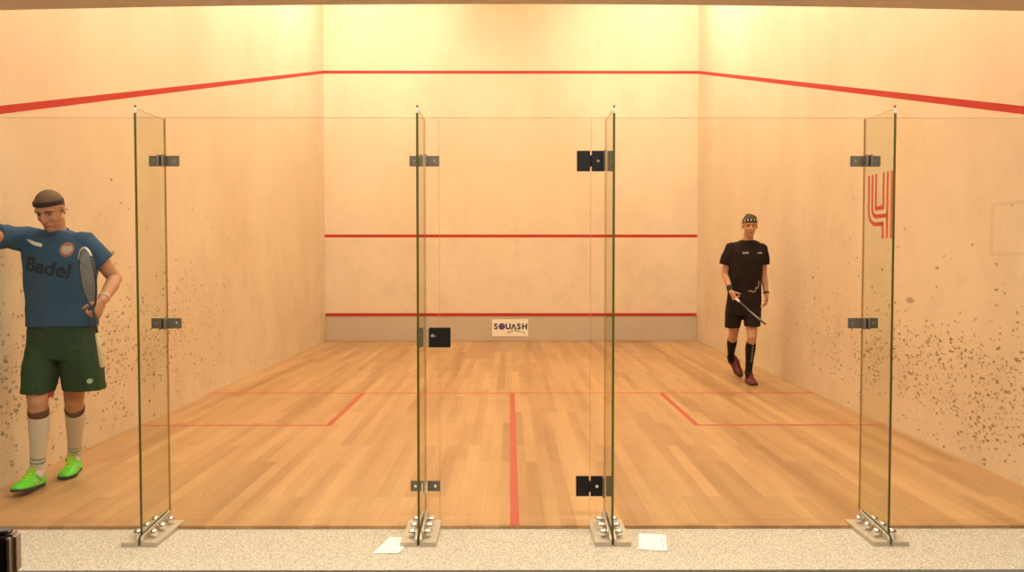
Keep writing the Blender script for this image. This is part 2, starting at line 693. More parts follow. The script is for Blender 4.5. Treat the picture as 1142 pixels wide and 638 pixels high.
# sign on the tin: SQUASH with a ball for the O and green AUSTRALIA on an arc
M['navy'] = mat('dark_blue_print', (0.035, 0.03, 0.085), 0.6)
M['ballink'] = mat('purple_blue_ball_print', (0.10, 0.07, 0.22), 0.5)
M['green_ink'] = mat('green_print', (0.10, 0.20, 0.06), 0.6)
M['sign'] = mat('sign_white', (0.88, 0.80, 0.66), 0.5)
SX, SZ, SY = -0.016, 0.228, YF - 0.026
sign = empty('squash_sign', (SX, YF - 0.022, SZ), 'small white sign reading SQUASH AUSTRALIA on the middle of the grey tin', 'sign')
bm = bmesh.new()
bevel_box(bm, SX - 0.31, SX + 0.31, YF - 0.027, YF - 0.023, SZ - 0.146, SZ + 0.146, 0.001, 1)
obj('board', bm, M['sign'], sign, sign.location)


def flat(b2, ox, oz, y=YF - 0.0285, sx=1.0, sz=1.0, rot=0.0):
    c, s = math.cos(rot), math.sin(rot)
    return Matrix.Translation((ox, y, oz)) @ Matrix(((c, 0, 0, 0), (0, 1, 0, 0), (s, 0, 1, 0), (0, 0, 0, 1))) @ Matrix(((sx, 0, 0, 0), (0, 0, 1, 0), (0, sz, 0, 0), (0, 0, 0, 1))) if False else \
        Matrix.Translation((ox, y, oz)) @ Matrix(((c * sx, -s * sz, 0, 0), (0, 0, 1, 0), (s * sx, c * sz, 0, 0), (0, 0, 0, 1)))


bm = bmesh.new()
x = SX - 0.243
for ch, px in (('S', -0.247), ('U', -0.035), ('S', 0.148), ('H', 0.247)):
    b2 = text_bm(ch, 0.135, 0.006)
    merge(bm, b2, flat(b2, SX + px, SZ + 0.018))
    tag(obj('letter', bm, M['navy'], sign, sign.location, recalc=False), 'dark letter ' + ch)
    bm = bmesh.new()
b2 = bmesh.new()     # the A has no cross bar
poly(b2, [(-0.047, -0.047), (-0.013, 0.047), (0.013, 0.047), (0.047, -0.047), (0.021, -0.047), (0.0, 0.014), (-0.021, -0.047)])
bmesh.ops.triangulate(b2, faces=b2.faces[:])
merge(bm, b2, flat(b2, SX + 0.058, SZ + 0.018))
tag(obj('letter', bm, M['navy'], sign, sign.location, recalc=False), 'dark letter A without a cross bar')
bm = bmesh.new()
poly(bm, [(0.058 * math.cos(a * math.pi / 16), 0.058 * math.sin(a * math.pi / 16)) for a in range(32)])
b2 = bm
bm = bmesh.new()
merge(bm, b2, flat(b2, SX - 0.145, SZ + 0.022))
tag(obj('ball_mark', bm, M['ballink'], sign, sign.location, recalc=False), 'purple ball used as the letter O')
bm = bmesh.new()
for i, ch in enumerate('AUSTRALIA'):
    a = (i - 4) / 4.0
    b2 = text_bm(ch, 0.05, 0.0015)
    merge(bm, b2, flat(b2, SX + 0.10 + 0.135 * a, SZ - 0.052 - 0.035 * a * a, YF - 0.0292, rot=-0.5 * a))
tag(obj('arched_lettering', bm, M['green_ink'], sign, sign.location, recalc=False), 'green arched lettering')
for (xa, za, xb, zb) in ((-0.26, -0.05, 0.12, -0.135), (-0.08, 0.075, 0.18, 0.135)):
    bm = bmesh.new()
    for k in range(14):
        t0, t1 = k / 14, (k + 0.55) / 14
        b2 = bmesh.new()
        dx, dz = xb - xa, zb - za
        L = math.hypot(dx, dz)
        nx, nz = -dz / L * 0.0016, dx / L * 0.0016
        poly(b2, [(xa + dx * t0 + nx, za + dz * t0 + nz), (xa + dx * t1 + nx, za + dz * t1 + nz), (xa + dx * t1 - nx, za + dz * t1 - nz), (xa + dx * t0 - nx, za + dz * t0 - nz)])
        merge(bm, b2, flat(b2, SX, SZ, YF - 0.0276))
    obj('dashed_line', bm, M['ink'], sign, sign.location, recalc=False)

# lamps under the two ceilings (above the frame, they light the place)
for i, (x, y) in enumerate(COURT_LAMPS):
    t = empty('ceiling_lamp', (x, y, 6.80), 'long court lamp high on the %s side, %s the front wall' % ('left' if x < 0 else 'right', {7.2: 'nearest to', 4.4: 'halfway from', 1.3: 'farthest from'}[y]), 'lamp', 'court ceiling lamps')
    t.rotation_euler = lamp_tilt(x, y)
    bm = bmesh.new()
    bevel_box(bm, x - 1.0, x + 1.0, y - 0.3, y + 0.3, 6.60, 6.68, 0.01)
    obj('housing', bm, M['white_plastic'], t, t.location)
    bm = bmesh.new()
    box(bm, x - 0.96, x + 0.96, y - 0.26, y + 0.26, 6.58, 6.60)
    obj('diffuser', bm, M['lamp'], t, t.location)
    for q in (-0.8, 0.8):
        bm = bmesh.new()
        cyl(bm, (x + q, y, 6.68), (x + q, y, 6.80), 0.01)
        obj('hanger', bm, M['steel'], t, t.location)
for i, (x, y) in enumerate(GALLERY_LAMPS):
    t = empty('ceiling_lamp', (x, y, 2.72), 'slim lamp under the low gallery ceiling, %s' % ('left of the door', 'in front of the door', 'right of the door')[i], 'lamp', 'gallery ceiling lamps')
    bm = bmesh.new()
    bevel_box(bm, x - 0.62, x + 0.62, y - 0.14, y + 0.14, 2.70, 2.785 - 0.036 * min(1, (abs(x) + .62) / 2.75) ** 2, 0.008)
    obj('housing', bm, M['white_plastic'], t, t.location)
    bm = bmesh.new()
    box(bm, x - 0.59, x + 0.59, y - 0.12, y + 0.12, 2.685, 2.70)
    obj('diffuser', bm, M['lamp'], t, t.location)

# ---------------------------------------------------------------- glass back wall
FX = (-1.885, -0.487, 0.491, 1.889)     # the four fins
DL, DR = -0.409, 0.410                  # door edges
T = 0.006                               # half thickness


def pane(name, x0, x1, label, cat, parent=None, group=None, z0=0.001, z1=H):
    bm = bmesh.new()
    fs = box(bm, x0, x1, GY - T, GY + T, z0, z1, 0)
    for i in (0, 1, 4, 5):
        fs[i].material_index = 1
    fs[4].material_index = 0
    o = obj(name, bm, [M['glass'], M['pane_edge']], parent, ((x0 + x1) / 2, GY, 0) if not parent else parent.location)
    if not parent:
        tag(o, label, cat, group)
    return o


g = 0.0015
pane('glass_screen', -3.199, FX[0] - g, 'clear glass panel at the left side wall, in front of the player in blue', 'glass screen')
pane('glass_screen', FX[0] + g, FX[1] - g, 'clear glass panel between the leftmost fin and the fin with the door lock', 'glass screen')
pane('glass_screen', FX[1] + g, DL - g, 'narrow clear glass strip between the lock-side fin and the glass door', 'glass screen')
pane('glass_screen', DR + g, FX[2] - g, 'narrow clear glass strip carrying the black door hinges', 'glass screen')
pane('glass_screen', FX[2] + g, FX[3] - g, 'clear glass panel right of the door, in front of the player in black', 'glass screen')
pane('glass_screen', FX[3] + g, 3.199, 'clear glass panel at the right side wall, beyond the red number 4', 'glass screen')

door = empty('glass_door', (DR, GY, 0), 'frameless clear glass door in the middle with black hinges and black lock', 'door')
pane('door_pane', DL + g, DR - g, None, None, door, z0=0.012, z1=H)


def plate(name, x0, x1, z0, z1, m, parent, y1=GY - T - 0.0005, th=0.012, screw=None, label=None):
    bm = bmesh.new()
    bevel_box(bm, x0, x1, y1 - th, y1, z0, z1, 0.001)
    o = obj(name, bm, m, parent, parent.location)
    if label:
        o['label'] = label
    if screw is not None:
        for sx_ in screw:
            bm = bmesh.new()
            zc = (z0 + z1) / 2
            cyl(bm, (sx_, y1 - th - 0.003, zc), (sx_, y1 - th + 0.001, zc), 0.0085, 16, 0.001)
            obj('screw', bm, M['chrome'], o, parent.location)
    return o


for zc in (1.952, 0.186):
    o = plate('hinge_plate', 0.334, 0.405, zc - 0.055, zc + 0.055, M['black_plate'], door, label='black hinge leaf on the door')
    o = plate('hinge_plate', 0.414, 0.482, zc - 0.055, zc + 0.055, M['black_plate'], door, screw=[0.448], label='black hinge leaf on the fixed strip')
    bm = bmesh.new()
    cyl(bm, (0.4095, GY - 0.016, zc - 0.03), (0.4095, GY - 0.016, zc + 0.03), 0.0065)
    obj('hinge_pin', bm, M['black_plate'], door, door.location)
    bm = bmesh.new()
    bevel_box(bm, 0.4765, 0.4845, GY - 0.060, GY - 0.0195, zc - 0.055, zc + 0.055, 0.002)
    obj('hinge_bracket', bm, M['dark_steel'], door, door.location)
    bm = bmesh.new()
    bevel_box(bm, 0.4985, 0.530, GY - 0.0185, GY - 0.0065, zc - 0.055, zc + 0.055, 0.001)
    obj('hinge_bracket', bm, M['dark_steel'], door, door.location)
lock = obj('lock_box', (lambda b: (bevel_box(b, -0.463, -0.348, GY - 0.036, GY - 0.007, 0.948, 1.054, 0.0015), b)[-1])(bmesh.new()), M['black_plate'], door, door.location)
bm = bmesh.new()
bevel_box(bm, -0.4725, -0.4632, GY - 0.034, GY - 0.007, 0.948, 1.054, 0.001)
tag(obj('strike_plate', bm, M['steel'], door, door.location), 'bright steel strike plate')
bm = bmesh.new()
bevel_box(bm, -0.532, -0.495, GY - 0.020, GY - 0.007, 0.948, 1.054, 0.002)
obj('keeper', bm, M['dark_steel'], door, door.location)
bm = bmesh.new()
b2 = bmesh.new()
cyl(b2, (-0.444, GY - 0.0385, 1.011), (-0.444, GY - 0.0355, 1.011), 0.009, 16, 0.001)
merge(bm, b2)
bevel_box(bm, -0.440, -0.426, GY - 0.040, GY - 0.036, 1.006, 1.011, 0.001)
tag(obj('key_cylinder', bm, M['steel'], lock, door.location), 'small bright key cylinder')

FIN_LABEL = ['leftmost green-edged glass fin on a bolted metal base beside the player in blue',
             'green-edged glass fin left of the door, on the lock side',
             'green-edged glass fin right of the door, on the black hinge side',
             'rightmost green-edged glass fin carrying the red number 4']
YN = -0.272      # near edge of the fins
for i, fx in enumerate(FX):
    fin = empty('glass_fin', (fx, YN + 0.17, -0.018), FIN_LABEL[i], 'glass fin', 'glass fins of the back wall')
    org = fin.location
    # blade; its top near corner is clipped, that face painted white as a glint
    bm = bmesh.new()
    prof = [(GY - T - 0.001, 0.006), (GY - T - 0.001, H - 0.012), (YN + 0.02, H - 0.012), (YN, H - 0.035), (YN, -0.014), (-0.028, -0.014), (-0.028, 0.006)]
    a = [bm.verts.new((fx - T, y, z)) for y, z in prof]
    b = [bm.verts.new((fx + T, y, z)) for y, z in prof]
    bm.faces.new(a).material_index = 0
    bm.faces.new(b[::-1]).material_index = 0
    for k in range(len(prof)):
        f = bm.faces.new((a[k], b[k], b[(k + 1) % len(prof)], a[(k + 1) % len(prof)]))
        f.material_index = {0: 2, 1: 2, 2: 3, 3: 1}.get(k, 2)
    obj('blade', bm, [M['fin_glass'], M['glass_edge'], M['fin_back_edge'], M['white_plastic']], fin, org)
    # white block painting the bright reflection on the clipped corner, with a red tip
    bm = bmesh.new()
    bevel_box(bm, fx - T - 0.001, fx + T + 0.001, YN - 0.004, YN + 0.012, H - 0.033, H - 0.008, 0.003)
    obj('corner_glint', bm, M['white_plastic'], fin, org)
    bm = bmesh.new()
    ball(bm, (fx, YN + 0.005, H - 0.002), (0.0055, 0.006, 0.007))
    tag(obj('corner_tip', bm, M['red'], fin, org), 'tiny red tip')
    # base: plate split along the fin, stepping over the timber edge
    for s in (-1, 1):
        bm = bmesh.new()
        x0, x1 = sorted((fx + s * 0.0165, fx + s * 0.090))
        b2 = bmesh.new()
        pr = [(-0.302, -0.018), (-0.302, 0.005), (0.055, 0.005), (0.055, 0.001), (-0.029, 0.001), (-0.029, -0.018)]
        aa = [b2.verts.new((x0, y, z)) for y, z in pr]
        bb = [b2.verts.new((x1, y, z)) for y, z in pr]
        b2.faces.new(aa)
        b2.faces.new(bb[::-1])
        for k in range(len(pr)):
            b2.faces.new((aa[k], bb[k], bb[(k + 1) % 6], aa[(k + 1) % 6]))
        merge(bm, b2)
        obj('base_plate', bm, M['shoe_steel'], fin, org)
        bm = bmesh.new()
        x0, x1 = sorted((fx + s * 0.0068, fx + s * 0.0162))
        b2 = bmesh.new()
        pr = [(-0.300, -0.018), (-0.300, 0.020), (-0.285, 0.034), (0.045, 0.060), (0.06, 0.050), (0.06, 0.001), (-0.029, 0.001), (-0.029, -0.018)]
        aa = [b2.verts.new((x0, y, z)) for y, z in pr]
        bb = [b2.verts.new((x1, y, z)) for y, z in pr]
        b2.faces.new(aa)
        b2.faces.new(bb[::-1])
        for k in range(8):
            b2.faces.new((aa[k], bb[k], bb[(k + 1) % 8], aa[(k + 1) % 8]))
        merge(bm, b2)
        obj('clamp_bar', bm, M['shoe_steel'], fin, org)
        for yb in (-0.225, -0.12, -0.015):
            bm = bmesh.new()
            cyl(bm, (fx + s * 0.0165, yb, 0.032), (fx + s * 0.024, yb, 0.032), 0.010, 18)
            cyl(bm, (fx + s * 0.024, yb, 0.030), (fx + s * 0.056, yb, 0.030), 0.0185, 22, 0.004)
            tag(obj('bolt', bm, M['chrome'], fin, org), 'shiny round-headed bolt')
    # angle brackets joining fin and panes
    zs = (1.951, 1.077) if i in (0, 3) else ((1.951, 0.188) if i == 1 else ())
    for zc in zs:
        for s in (-1, 1):
            bm = bmesh.new()
            pr = [(0.0068, GY - 0.066), (0.016, GY - 0.066), (0.016, GY - T - 0.0125), (0.080, GY - T - 0.0125), (0.080, GY - T - 0.0012), (0.0068, GY - T - 0.0012)]
            aa = [bm.verts.new((fx + s * x, y, zc - 0.028)) for x, y in pr]
            bb = [bm.verts.new((fx + s * x, y, zc + 0.028)) for x, y in pr]
            bm.faces.new(aa)
            bm.faces.new(bb[::-1])
            for k in range(6):
                bm.faces.new((aa[k], bb[k], bb[(k + 1) % 6], aa[(k + 1) % 6]))
            cl = obj('clamp', bm, M['dark_steel'], fin, org)
            bm = bmesh.new()
            cyl(bm, (fx + s * 0.054, GY - T - 0.0155, zc), (fx + s * 0.054, GY - T - 0.012, zc), 0.0085, 16, 0.001)
            obj('screw', bm, M['chrome'], cl, org)
            bm = bmesh.new()
            x0, x1 = sorted((fx + s * 0.0068, fx + s * 0.0175))
            bevel_box(bm, x0, x1, GY - 0.069, GY - 0.0665, zc - 0.031, zc + 0.031, 0.0008)
            tag(obj('rib', bm, M['chrome'], cl, org), 'bright rib on the bracket')
    if i == 3:
        # court number: striped 4 in red on the inner face of the fin
        M['decal_red'] = mat('red_decal', (0.60, 0.05, 0.035), 0.4)
        bm = bmesh.new()
        SXp, SZp = 0.262 / 150.0, 0.338 / 455.0

        def P(px, pz):    # drawing units -> (along fin, height); the drawing runs towards the viewer
            return V((fx - T - 0.0008, 0.000 - (px - 87) * SXp, 1.868 - (pz - 92) * SZp))

        def stroke(pts, wd=0.0115):
            pts = [P(*q) for q in pts]
            L, R = [], []
            for k, p in enumerate(pts):
                d0 = (pts[k] - pts[k - 1]).normalized() if k else (pts[1] - pts[0]).normalized()
                d1 = (pts[k + 1] - pts[k]).normalized() if k < len(pts) - 1 else d0
                n_ = V((0, -(d0 + d1).z, (d0 + d1).y)).normalized()
                c_ = max(0.5, n_.dot(V((0, -d1.z, d1.y))))
                L.append(p + n_ * wd / c_)
                R.append(p - n_ * wd / c_)
            vl = [bm.verts.new(p) for p in L]
            vr = [bm.verts.new(p) for p in R]
            for k in range(len(pts) - 1):
                bm.faces.new((vl[k], vl[k + 1], vr[k + 1], vr[k]))

        def arc(cx_, cy_, rx, ry, a0, a1, n=8):
            return [(cx_ + rx * math.cos(math.radians(a0 + (a1 - a0) * k / n)), cy_ + ry * math.sin(math.radians(a0 + (a1 - a0) * k / n))) for k in range(n + 1)]
        stroke([(87, 92)] + arc(137, 345, 50, 100, 180, 90) + [(183, 445)], 0.0105)
        stroke([(183, 432), (183, 547)], 0.0105)
        stroke([(111, 92)] + arc(143, 330, 32, 60, 180, 90) + [(210, 390)], 0.0105)
        stroke([(135, 92), (135, 334), (185, 334), (185, 92)], 0.0105)
        stroke([(210, 92), (210, 547)], 0.0105)
        stroke([(237, 92), (237, 547)], 0.0105)
        tag(obj('court_number', bm, M['decal_red'], fin, org, recalc=False), 'red striped number 4')

# two printed sheets on the carpet
for pts, lab in ((((-0.650, -0.163), (-0.700, -0.392), (-0.572, -0.397), (-0.530, -0.170)), 'white printed sheet of paper on the carpet left of the door'),
                 (((0.652, -0.108), (0.790, -0.135), (0.748, -0.368), (0.612, -0.345)), 'white printed sheet of paper on the carpet right of the door')):
    c = sum((V((*p, 0)) for p in pts), V()) / 4
    bm = bmesh.new()
    n = 8
    grid = []
    for i in range(n + 1):
        row = []
        for j in range(n + 1):
            u, v = i / n, j / n
            p = (1 - u) * ((1 - v) * V(pts[0]) + v * V(pts[3])) + u * ((1 - v) * V(pts[1]) + v * V(pts[2]))
            row.append((p.x, p.y, -0.016 + 0.004 * abs(u - 0.5) * v))
        grid.append(row)
    for dz in (0.0, -0.0008):
        vv = [[bm.verts.new((q[0], q[1], q[2] + dz)) for q in r] for r in grid]
        for i in range(n):
            for j in range(n):
                bm.faces.new((vv[i][j], vv[i + 1][j], vv[i + 1][j + 1], vv[i][j + 1]))
    sheet = tag(obj('paper_sheet', bm, M['paper'], None, (c.x, c.y, -0.018)), lab, 'paper', 'paper sheets on the carpet')
    bm = bmesh.new()

    def uv(u, v):
        p = (1 - u) * ((1 - v) * V(pts[0]) + v * V(pts[3])) + u * ((1 - v) * V(pts[1]) + v * V(pts[2]))
        return (p.x, p.y, -0.0152 + 0.004 * abs(u - 0.5) * v)
    rows = [(0.12, 0.5, 0.9, 0.016), (0.25, 0.25, 0.8, 0.012), (0.38, 0.1, 0.9, 0.010), (0.5, 0.1, 0.75, 0.010), (0.62, 0.1, 0.9, 0.010), (0.8, 0.2, 0.45, 0.05), (0.86, 0.6, 0.88, 0.05)]
    for u0, v0, v1, h in rows:
        k = 6
        for q in range(k):
            va, vb = v0 + (v1 - v0) * q / k, v0 + (v1 - v0) * (q + 0.8) / k
            if pts[0][0] < 0:
                va, vb = va, vb
            bm.faces.new([bm.verts.new(uv(*z)) for z in ((u0, va), (u0 + h, va), (u0 + h, vb), (u0, vb))])
    obj('printed_text', bm, M['ink'], sheet, (c.x, c.y, -0.018), recalc=False)

# ---------------------------------------------------------------- rail at the very bottom and the small camera on it
M['rail'] = mat('dark_green_brown_rail', (0.035, 0.035, 0.012), 0.5)
bm = bmesh.new()
bevel_box(bm, -2.2, 2.2, -3.50, -3.085, 0.90, 0.9370, 0.003)
rail = empty('bench_ledge', (0, -3.3, -0.018), 'dark ledge along the very bottom of the picture', 'ledge')
obj('ledge_top', bm, M['rail'], rail, rail.location)
for x in (-1.9, 0.0, 1.9):
    bm = bmesh.new()
    bevel_box(bm, x - 0.05, x + 0.05, -3.45, -3.35, -0.018, 0.90, 0.006)
    obj('leg', bm, M['rail'], rail, rail.location)

M['case'] = mat('beige_grey_camera_case', (0.42, 0.30, 0.225), 0.5, 0.0, spec=0.4)
M['case_dark'] = mat('dark_camera_plastic', (0.03, 0.018, 0.014), 0.35)
M['case_pale'] = mat('pale_camera_trim', (0.40, 0.35, 0.27), 0.45)
CP = V((-0.783, -3.165, 0.9372))
ac = empty('action_camera', CP, 'small boxy action camera in a case at the bottom left corner', 'camera')
R = Matrix.Translation(CP + V((0, 0, 0.006))) @ Matrix.Rotation(math.radians(14), 4, 'Z')
bm = bmesh.new()
bevel_box(bm, -0.034, 0.022, -0.014, 0.016, 0.018, 0.080, 0.005, 3, R)
obj('case', bm, M['case'], ac, CP)
bm = bmesh.new()
bevel_box(bm, -0.030, 0.012, -0.022, -0.012, 0.020, 0.078, 0.003, 2, R)
obj('front_cover', bm, M['case_dark'], ac, CP)
bm = bmesh.new()
bevel_box(bm, 0.0125, 0.0165, -0.0225, -0.0125, 0.021, 0.077, 0.001, 2, R)
tag(obj('edge_trim', bm, M['case_pale'], ac, CP), 'pale edge strip')
bm = bmesh.new()
cyl(bm, (-0.012, -0.030, 0.045), (-0.012, -0.02, 0.045), 0.014, 28, 0.002)
for v in bm.verts:
    v.co = R @ v.co
obj('lens', bm, M['case_dark'], ac, CP)
bm = bmesh.new()
cyl(bm, (0.002, 0.0, 0.078), (0.002, 0.0, 0.0855), 0.0125, 28, 0.003)
for v in bm.verts:
    v.co = R @ v.co
tag(obj('top_button', bm, M['case_dark'], ac, CP), 'round dark top button')
bm = bmesh.new()
bevel_box(bm, -0.018, 0.006, -0.012, 0.012, 0.004, 0.020, 0.003, 2, R)
bevel_box(bm, -0.028, 0.030, -0.024, 0.024, -0.006, 0.010, 0.004, 2, R)
obj('mount', bm, M['case_dark'], ac, CP)


# ---------------------------------------------------------------- people
def hand(bm, wrist, d, palm_n, thumb_side, curl=20, spread=4, scale=1.0, thumb_in=35, wr=0.026):
    """d: wrist to knuckles; palm_n: out of the palm; thumb_side: towards the thumb"""
    d = V(d).normalized()
    ts = V(thumb_side)
    ts = (ts - d * ts.dot(d)).normalized()
    pn = d.cross(ts).normalized()
    if pn.dot(V(palm_n)) < 0:
        pn = -pn
    w_ = V(wrist)
    S = scale
    # palm as a flattened loft
    rings = []
    for h, wd, th, off in ((-0.01, 0.026, 0.021, 0), (0.02, 0.031, 0.020, 0.001), (0.055, 0.039, 0.0165, 0.0), (0.085, 0.041, 0.0135, -0.001), (0.098, 0.038, 0.011, -0.001)):
        c = w_ + d * h * S + ts * off
        rings.append([c + (ts * math.cos(k * math.pi / 8) * wd + pn * math.sin(k * math.pi / 8) * th) * S for k in range(16)])
    loft(bm, rings)
    # fingers: index .. little
    for i, (q, L) in enumerate(((0.031, 0.072), (0.0105, 0.080), (-0.0100, 0.074), (-0.030, 0.058))):
        base = w_ + (d * (0.088 - abs(i - 1.2) * 0.004) + ts * q) * S
        ang = math.radians(spread * (1.2 - i))
        dd = (d * math.cos(ang) + ts * math.sin(ang)).normalized()
        p = base
        pts = [base - dd * 0.012 * S, base]
        c = math.radians(curl * (0.9 + 0.06 * i))
        a = 0.0
        for f in (0.46, 0.30, 0.24):
            a += c
            p = p + (dd * math.cos(a) + pn * math.sin(a)) * L * f * S
            pts.append(p)
        tube(bm, pts, [0.0092 * S, 0.0090 * S, 0.0084 * S, 0.0078 * S, 0.0066 * S], 10)
    # thumb leaves the side of the palm near its base
    b0 = w_ + (d * 0.022 + ts * 0.024 + pn * 0.004) * S
    a0 = math.radians(48)
    dt = (d * math.cos(a0) + ts * math.sin(a0)).normalized()
    ti = math.radians(thumb_in)
    p1 = b0 + (dt * 0.036 + pn * 0.010) * S
    p2 = p1 + (dt * math.cos(ti) * 0.6 + d * 0.5 + pn * math.sin(ti)).normalized() * 0.031 * S
    p3 = p2 + (d * 0.8 - ts * 0.1 + pn * math.sin(ti) * 1.3).normalized() * 0.025 * S
    tube(bm, [b0, p1, p2, p3], [0.0135 * S, 0.0115 * S, 0.0100 * S, 0.0078 * S], 10)


def head_frame(pos, fwd, up=(0, 0, 1), roll=0.0):
    f = V(fwd).normalized()
    u = V(up)
    u = (u - f * u.dot(f)).normalized()
    r = f.cross(u).normalized()
    if roll:
        q = Matrix.Rotation(roll, 3, f)
        u, r = q @ u, q @ r
    m = Matrix((r, f, u)).transposed().to_4x4()
    m.translation = V(pos)
    return m


def head_blobs(bm, HM, neck_base, neck_r=0.058):
    b2 = bmesh.new()
    ball(b2, (0, -0.012, 0.032), (0.076, 0.094, 0.086), 28, 20)
    ball(b2, (0, 0.022, -0.020), (0.064, 0.064, 0.078), 24, 16)
    ball(b2, (0, 0.018, -0.068), (0.052, 0.058, 0.040), 20, 14)
    ball(b2, (0, 0.058, -0.098), (0.024, 0.020, 0.019), 14, 10)
    ball(b2, (0.033, 0.052, -0.030), (0.022, 0.026, 0.022), 14, 10)
    ball(b2, (-0.033, 0.052, -0.030), (0.022, 0.026, 0.022), 14, 10)
    tube(b2, [(0, 0.080, 0.020), (0, 0.093, 0.0), (0, 0.104, -0.022), (0, 0.101, -0.036)], [0.008, 0.009, 0.0125, 0.0115], 12)
    ball(b2, (0.012, 0.090, -0.034), (0.009, 0.011, 0.008), 10, 8)
    ball(b2, (-0.012, 0.090, -0.034), (0.009, 0.011, 0.008), 10, 8)
    tube(b2, [(-0.052, 0.062, 0.022), (-0.03, 0.080, 0.028), (0, 0.082, 0.024), (0.03, 0.080, 0.028), (0.052, 0.062, 0.022)], [0.008, 0.0105, 0.009, 0.0105, 0.008], 10)
    for s in (-1, 1):
        ball(b2, (s * 0.080, -0.010, -0.004), (0.008, 0.019, 0.031), 12, 10, Matrix.Rotation(s * -0.35, 3, 'Z'))
    tube(b2, [(-0.024, 0.074, -0.062), (-0.008, 0.085, -0.0595), (0.008, 0.085, -0.0595), (0.024, 0.074, -0.062)], [0.005, 0.0075, 0.0075, 0.005], 10)
    tube(b2, [(-0.020, 0.073, -0.071), (0, 0.083, -0.0725), (0.020, 0.073, -0.071)], [0.005, 0.0085, 0.005], 10)
    merge(bm, b2, HM)
    a = HM @ V((0, -0.018, -0.055))
    nb = V(neck_base)
    tube(bm, [a + (a - nb) * 0.25, a, (a + nb) / 2, nb, nb + V((0, 0.0, -0.06))], [0.048, neck_r, neck_r * 0.98, neck_r * 1.12, neck_r * 1.5], 20)


def face_shape(bm, HM):
    inv = HM.inverted()
    for v in bm.verts:
        p = inv @ v.co
        if p.length > 0.2:
            continue
        dy = 0.0
        for s in (-1, 1):
            d2 = ((p.x - s * 0.031) / 0.015) ** 2 + ((p.z - 0.004) / 0.011) ** 2
            if p.y > 0.03:
                dy -= 0.010 * math.exp(-d2)
        if p.y > 0.05:
            dy -= 0.004 * math.exp(-((p.x / 0.024) ** 2 + ((p.z + 0.066) / 0.0028) ** 2))
        if dy:
            v.co = HM @ V((p.x, p.y + dy, p.z))


def face_parts(HM, parent, org, skinlip, brow_m, gaze=(0, 0)):
    for s in (-1, 1):
        b2 = bmesh.new()
        ball(b2, (s * 0.031, 0.0645, 0.004), 0.0118, 20, 14)
        bm = bmesh.new()
        merge(bm, b2, HM)
        eye = obj('eye', bm, M['eye_white'], parent, org)
        b2 = bmesh.new()
        ball(b2, (s * 0.031 + gaze[0], 0.0725, 0.004 + gaze[1]), (0.0058, 0.0062, 0.0058), 14, 10)
        bm = bmesh.new()
        merge(bm, b2, HM)
        obj('iris', bm, M['iris'], eye, org)
        b2 = bmesh.new()
        tube(b2, [(s * 0.014, 0.0895, 0.020), (s * 0.030, 0.0885, 0.026), (s * 0.047, 0.077, 0.021)], [0.0030, 0.0040, 0.0022], 8)
        bm = bmesh.new()
        merge(bm, b2, HM)
        obj('eyebrow', bm, brow_m, parent, org)
    b2 = bmesh.new()
    tube(b2, [(-0.022, 0.0775, -0.0655), (-0.009, 0.0880, -0.0635), (0, 0.0885, -0.0645), (0.009, 0.0880, -0.0635), (0.022, 0.0775, -0.0655)], [0.0018, 0.0045, 0.004, 0.0045, 0.0018], 8)
    tube(b2, [(-0.019, 0.077, -0.069), (0, 0.0885, -0.0715), (0.019, 0.077, -0.069)], [0.0018, 0.005, 0.0018], 8)
    bm = bmesh.new()
    merge(bm, b2, HM)
    obj('lips', bm, skinlip, parent, org)


def torso_rings(bm, st, n=28, power=2.4):
    """st: (centre, half width, half depth, yaw) superellipse rings"""
    rings = []
    for c, a, b, yaw in st:
        c = V(c)
        cs, sn = math.cos(yaw), math.sin(yaw)
        ring = []
        for k in range(n):
            t = 2 * math.pi * k / n
            x = a * math.copysign(abs(math.cos(t)) ** (2 / power), math.cos(t))
            y = b * math.copysign(abs(math.sin(t)) ** (2 / power), math.sin(t))
            ring.append(c + V((x * cs - y * sn, x * sn + y * cs, 0)))
        rings.append(ring)
    loft(bm, rings)


def wrinkle(bm, amp, scale, stretch=(1, 1, 1), seed=0.0):
    bm.normal_update()
    moves = []
    for v in bm.verts:
        p = V((v.co.x * scale * stretch[0] + seed, v.co.y * scale * stretch[1], v.co.z * scale * stretch[2]))
        n1 = noise.noise(p)
        n2 = noise.noise(p * 2.3 + V((7, 3, 1)))
        ridge = (1 - abs(n1) * 2.2)
        moves.append(v.normal * amp * (0.6 * ridge + 0.5 * n2 - 0.3))
    for v, m_ in zip(bm.verts, moves):
        v.co += m_


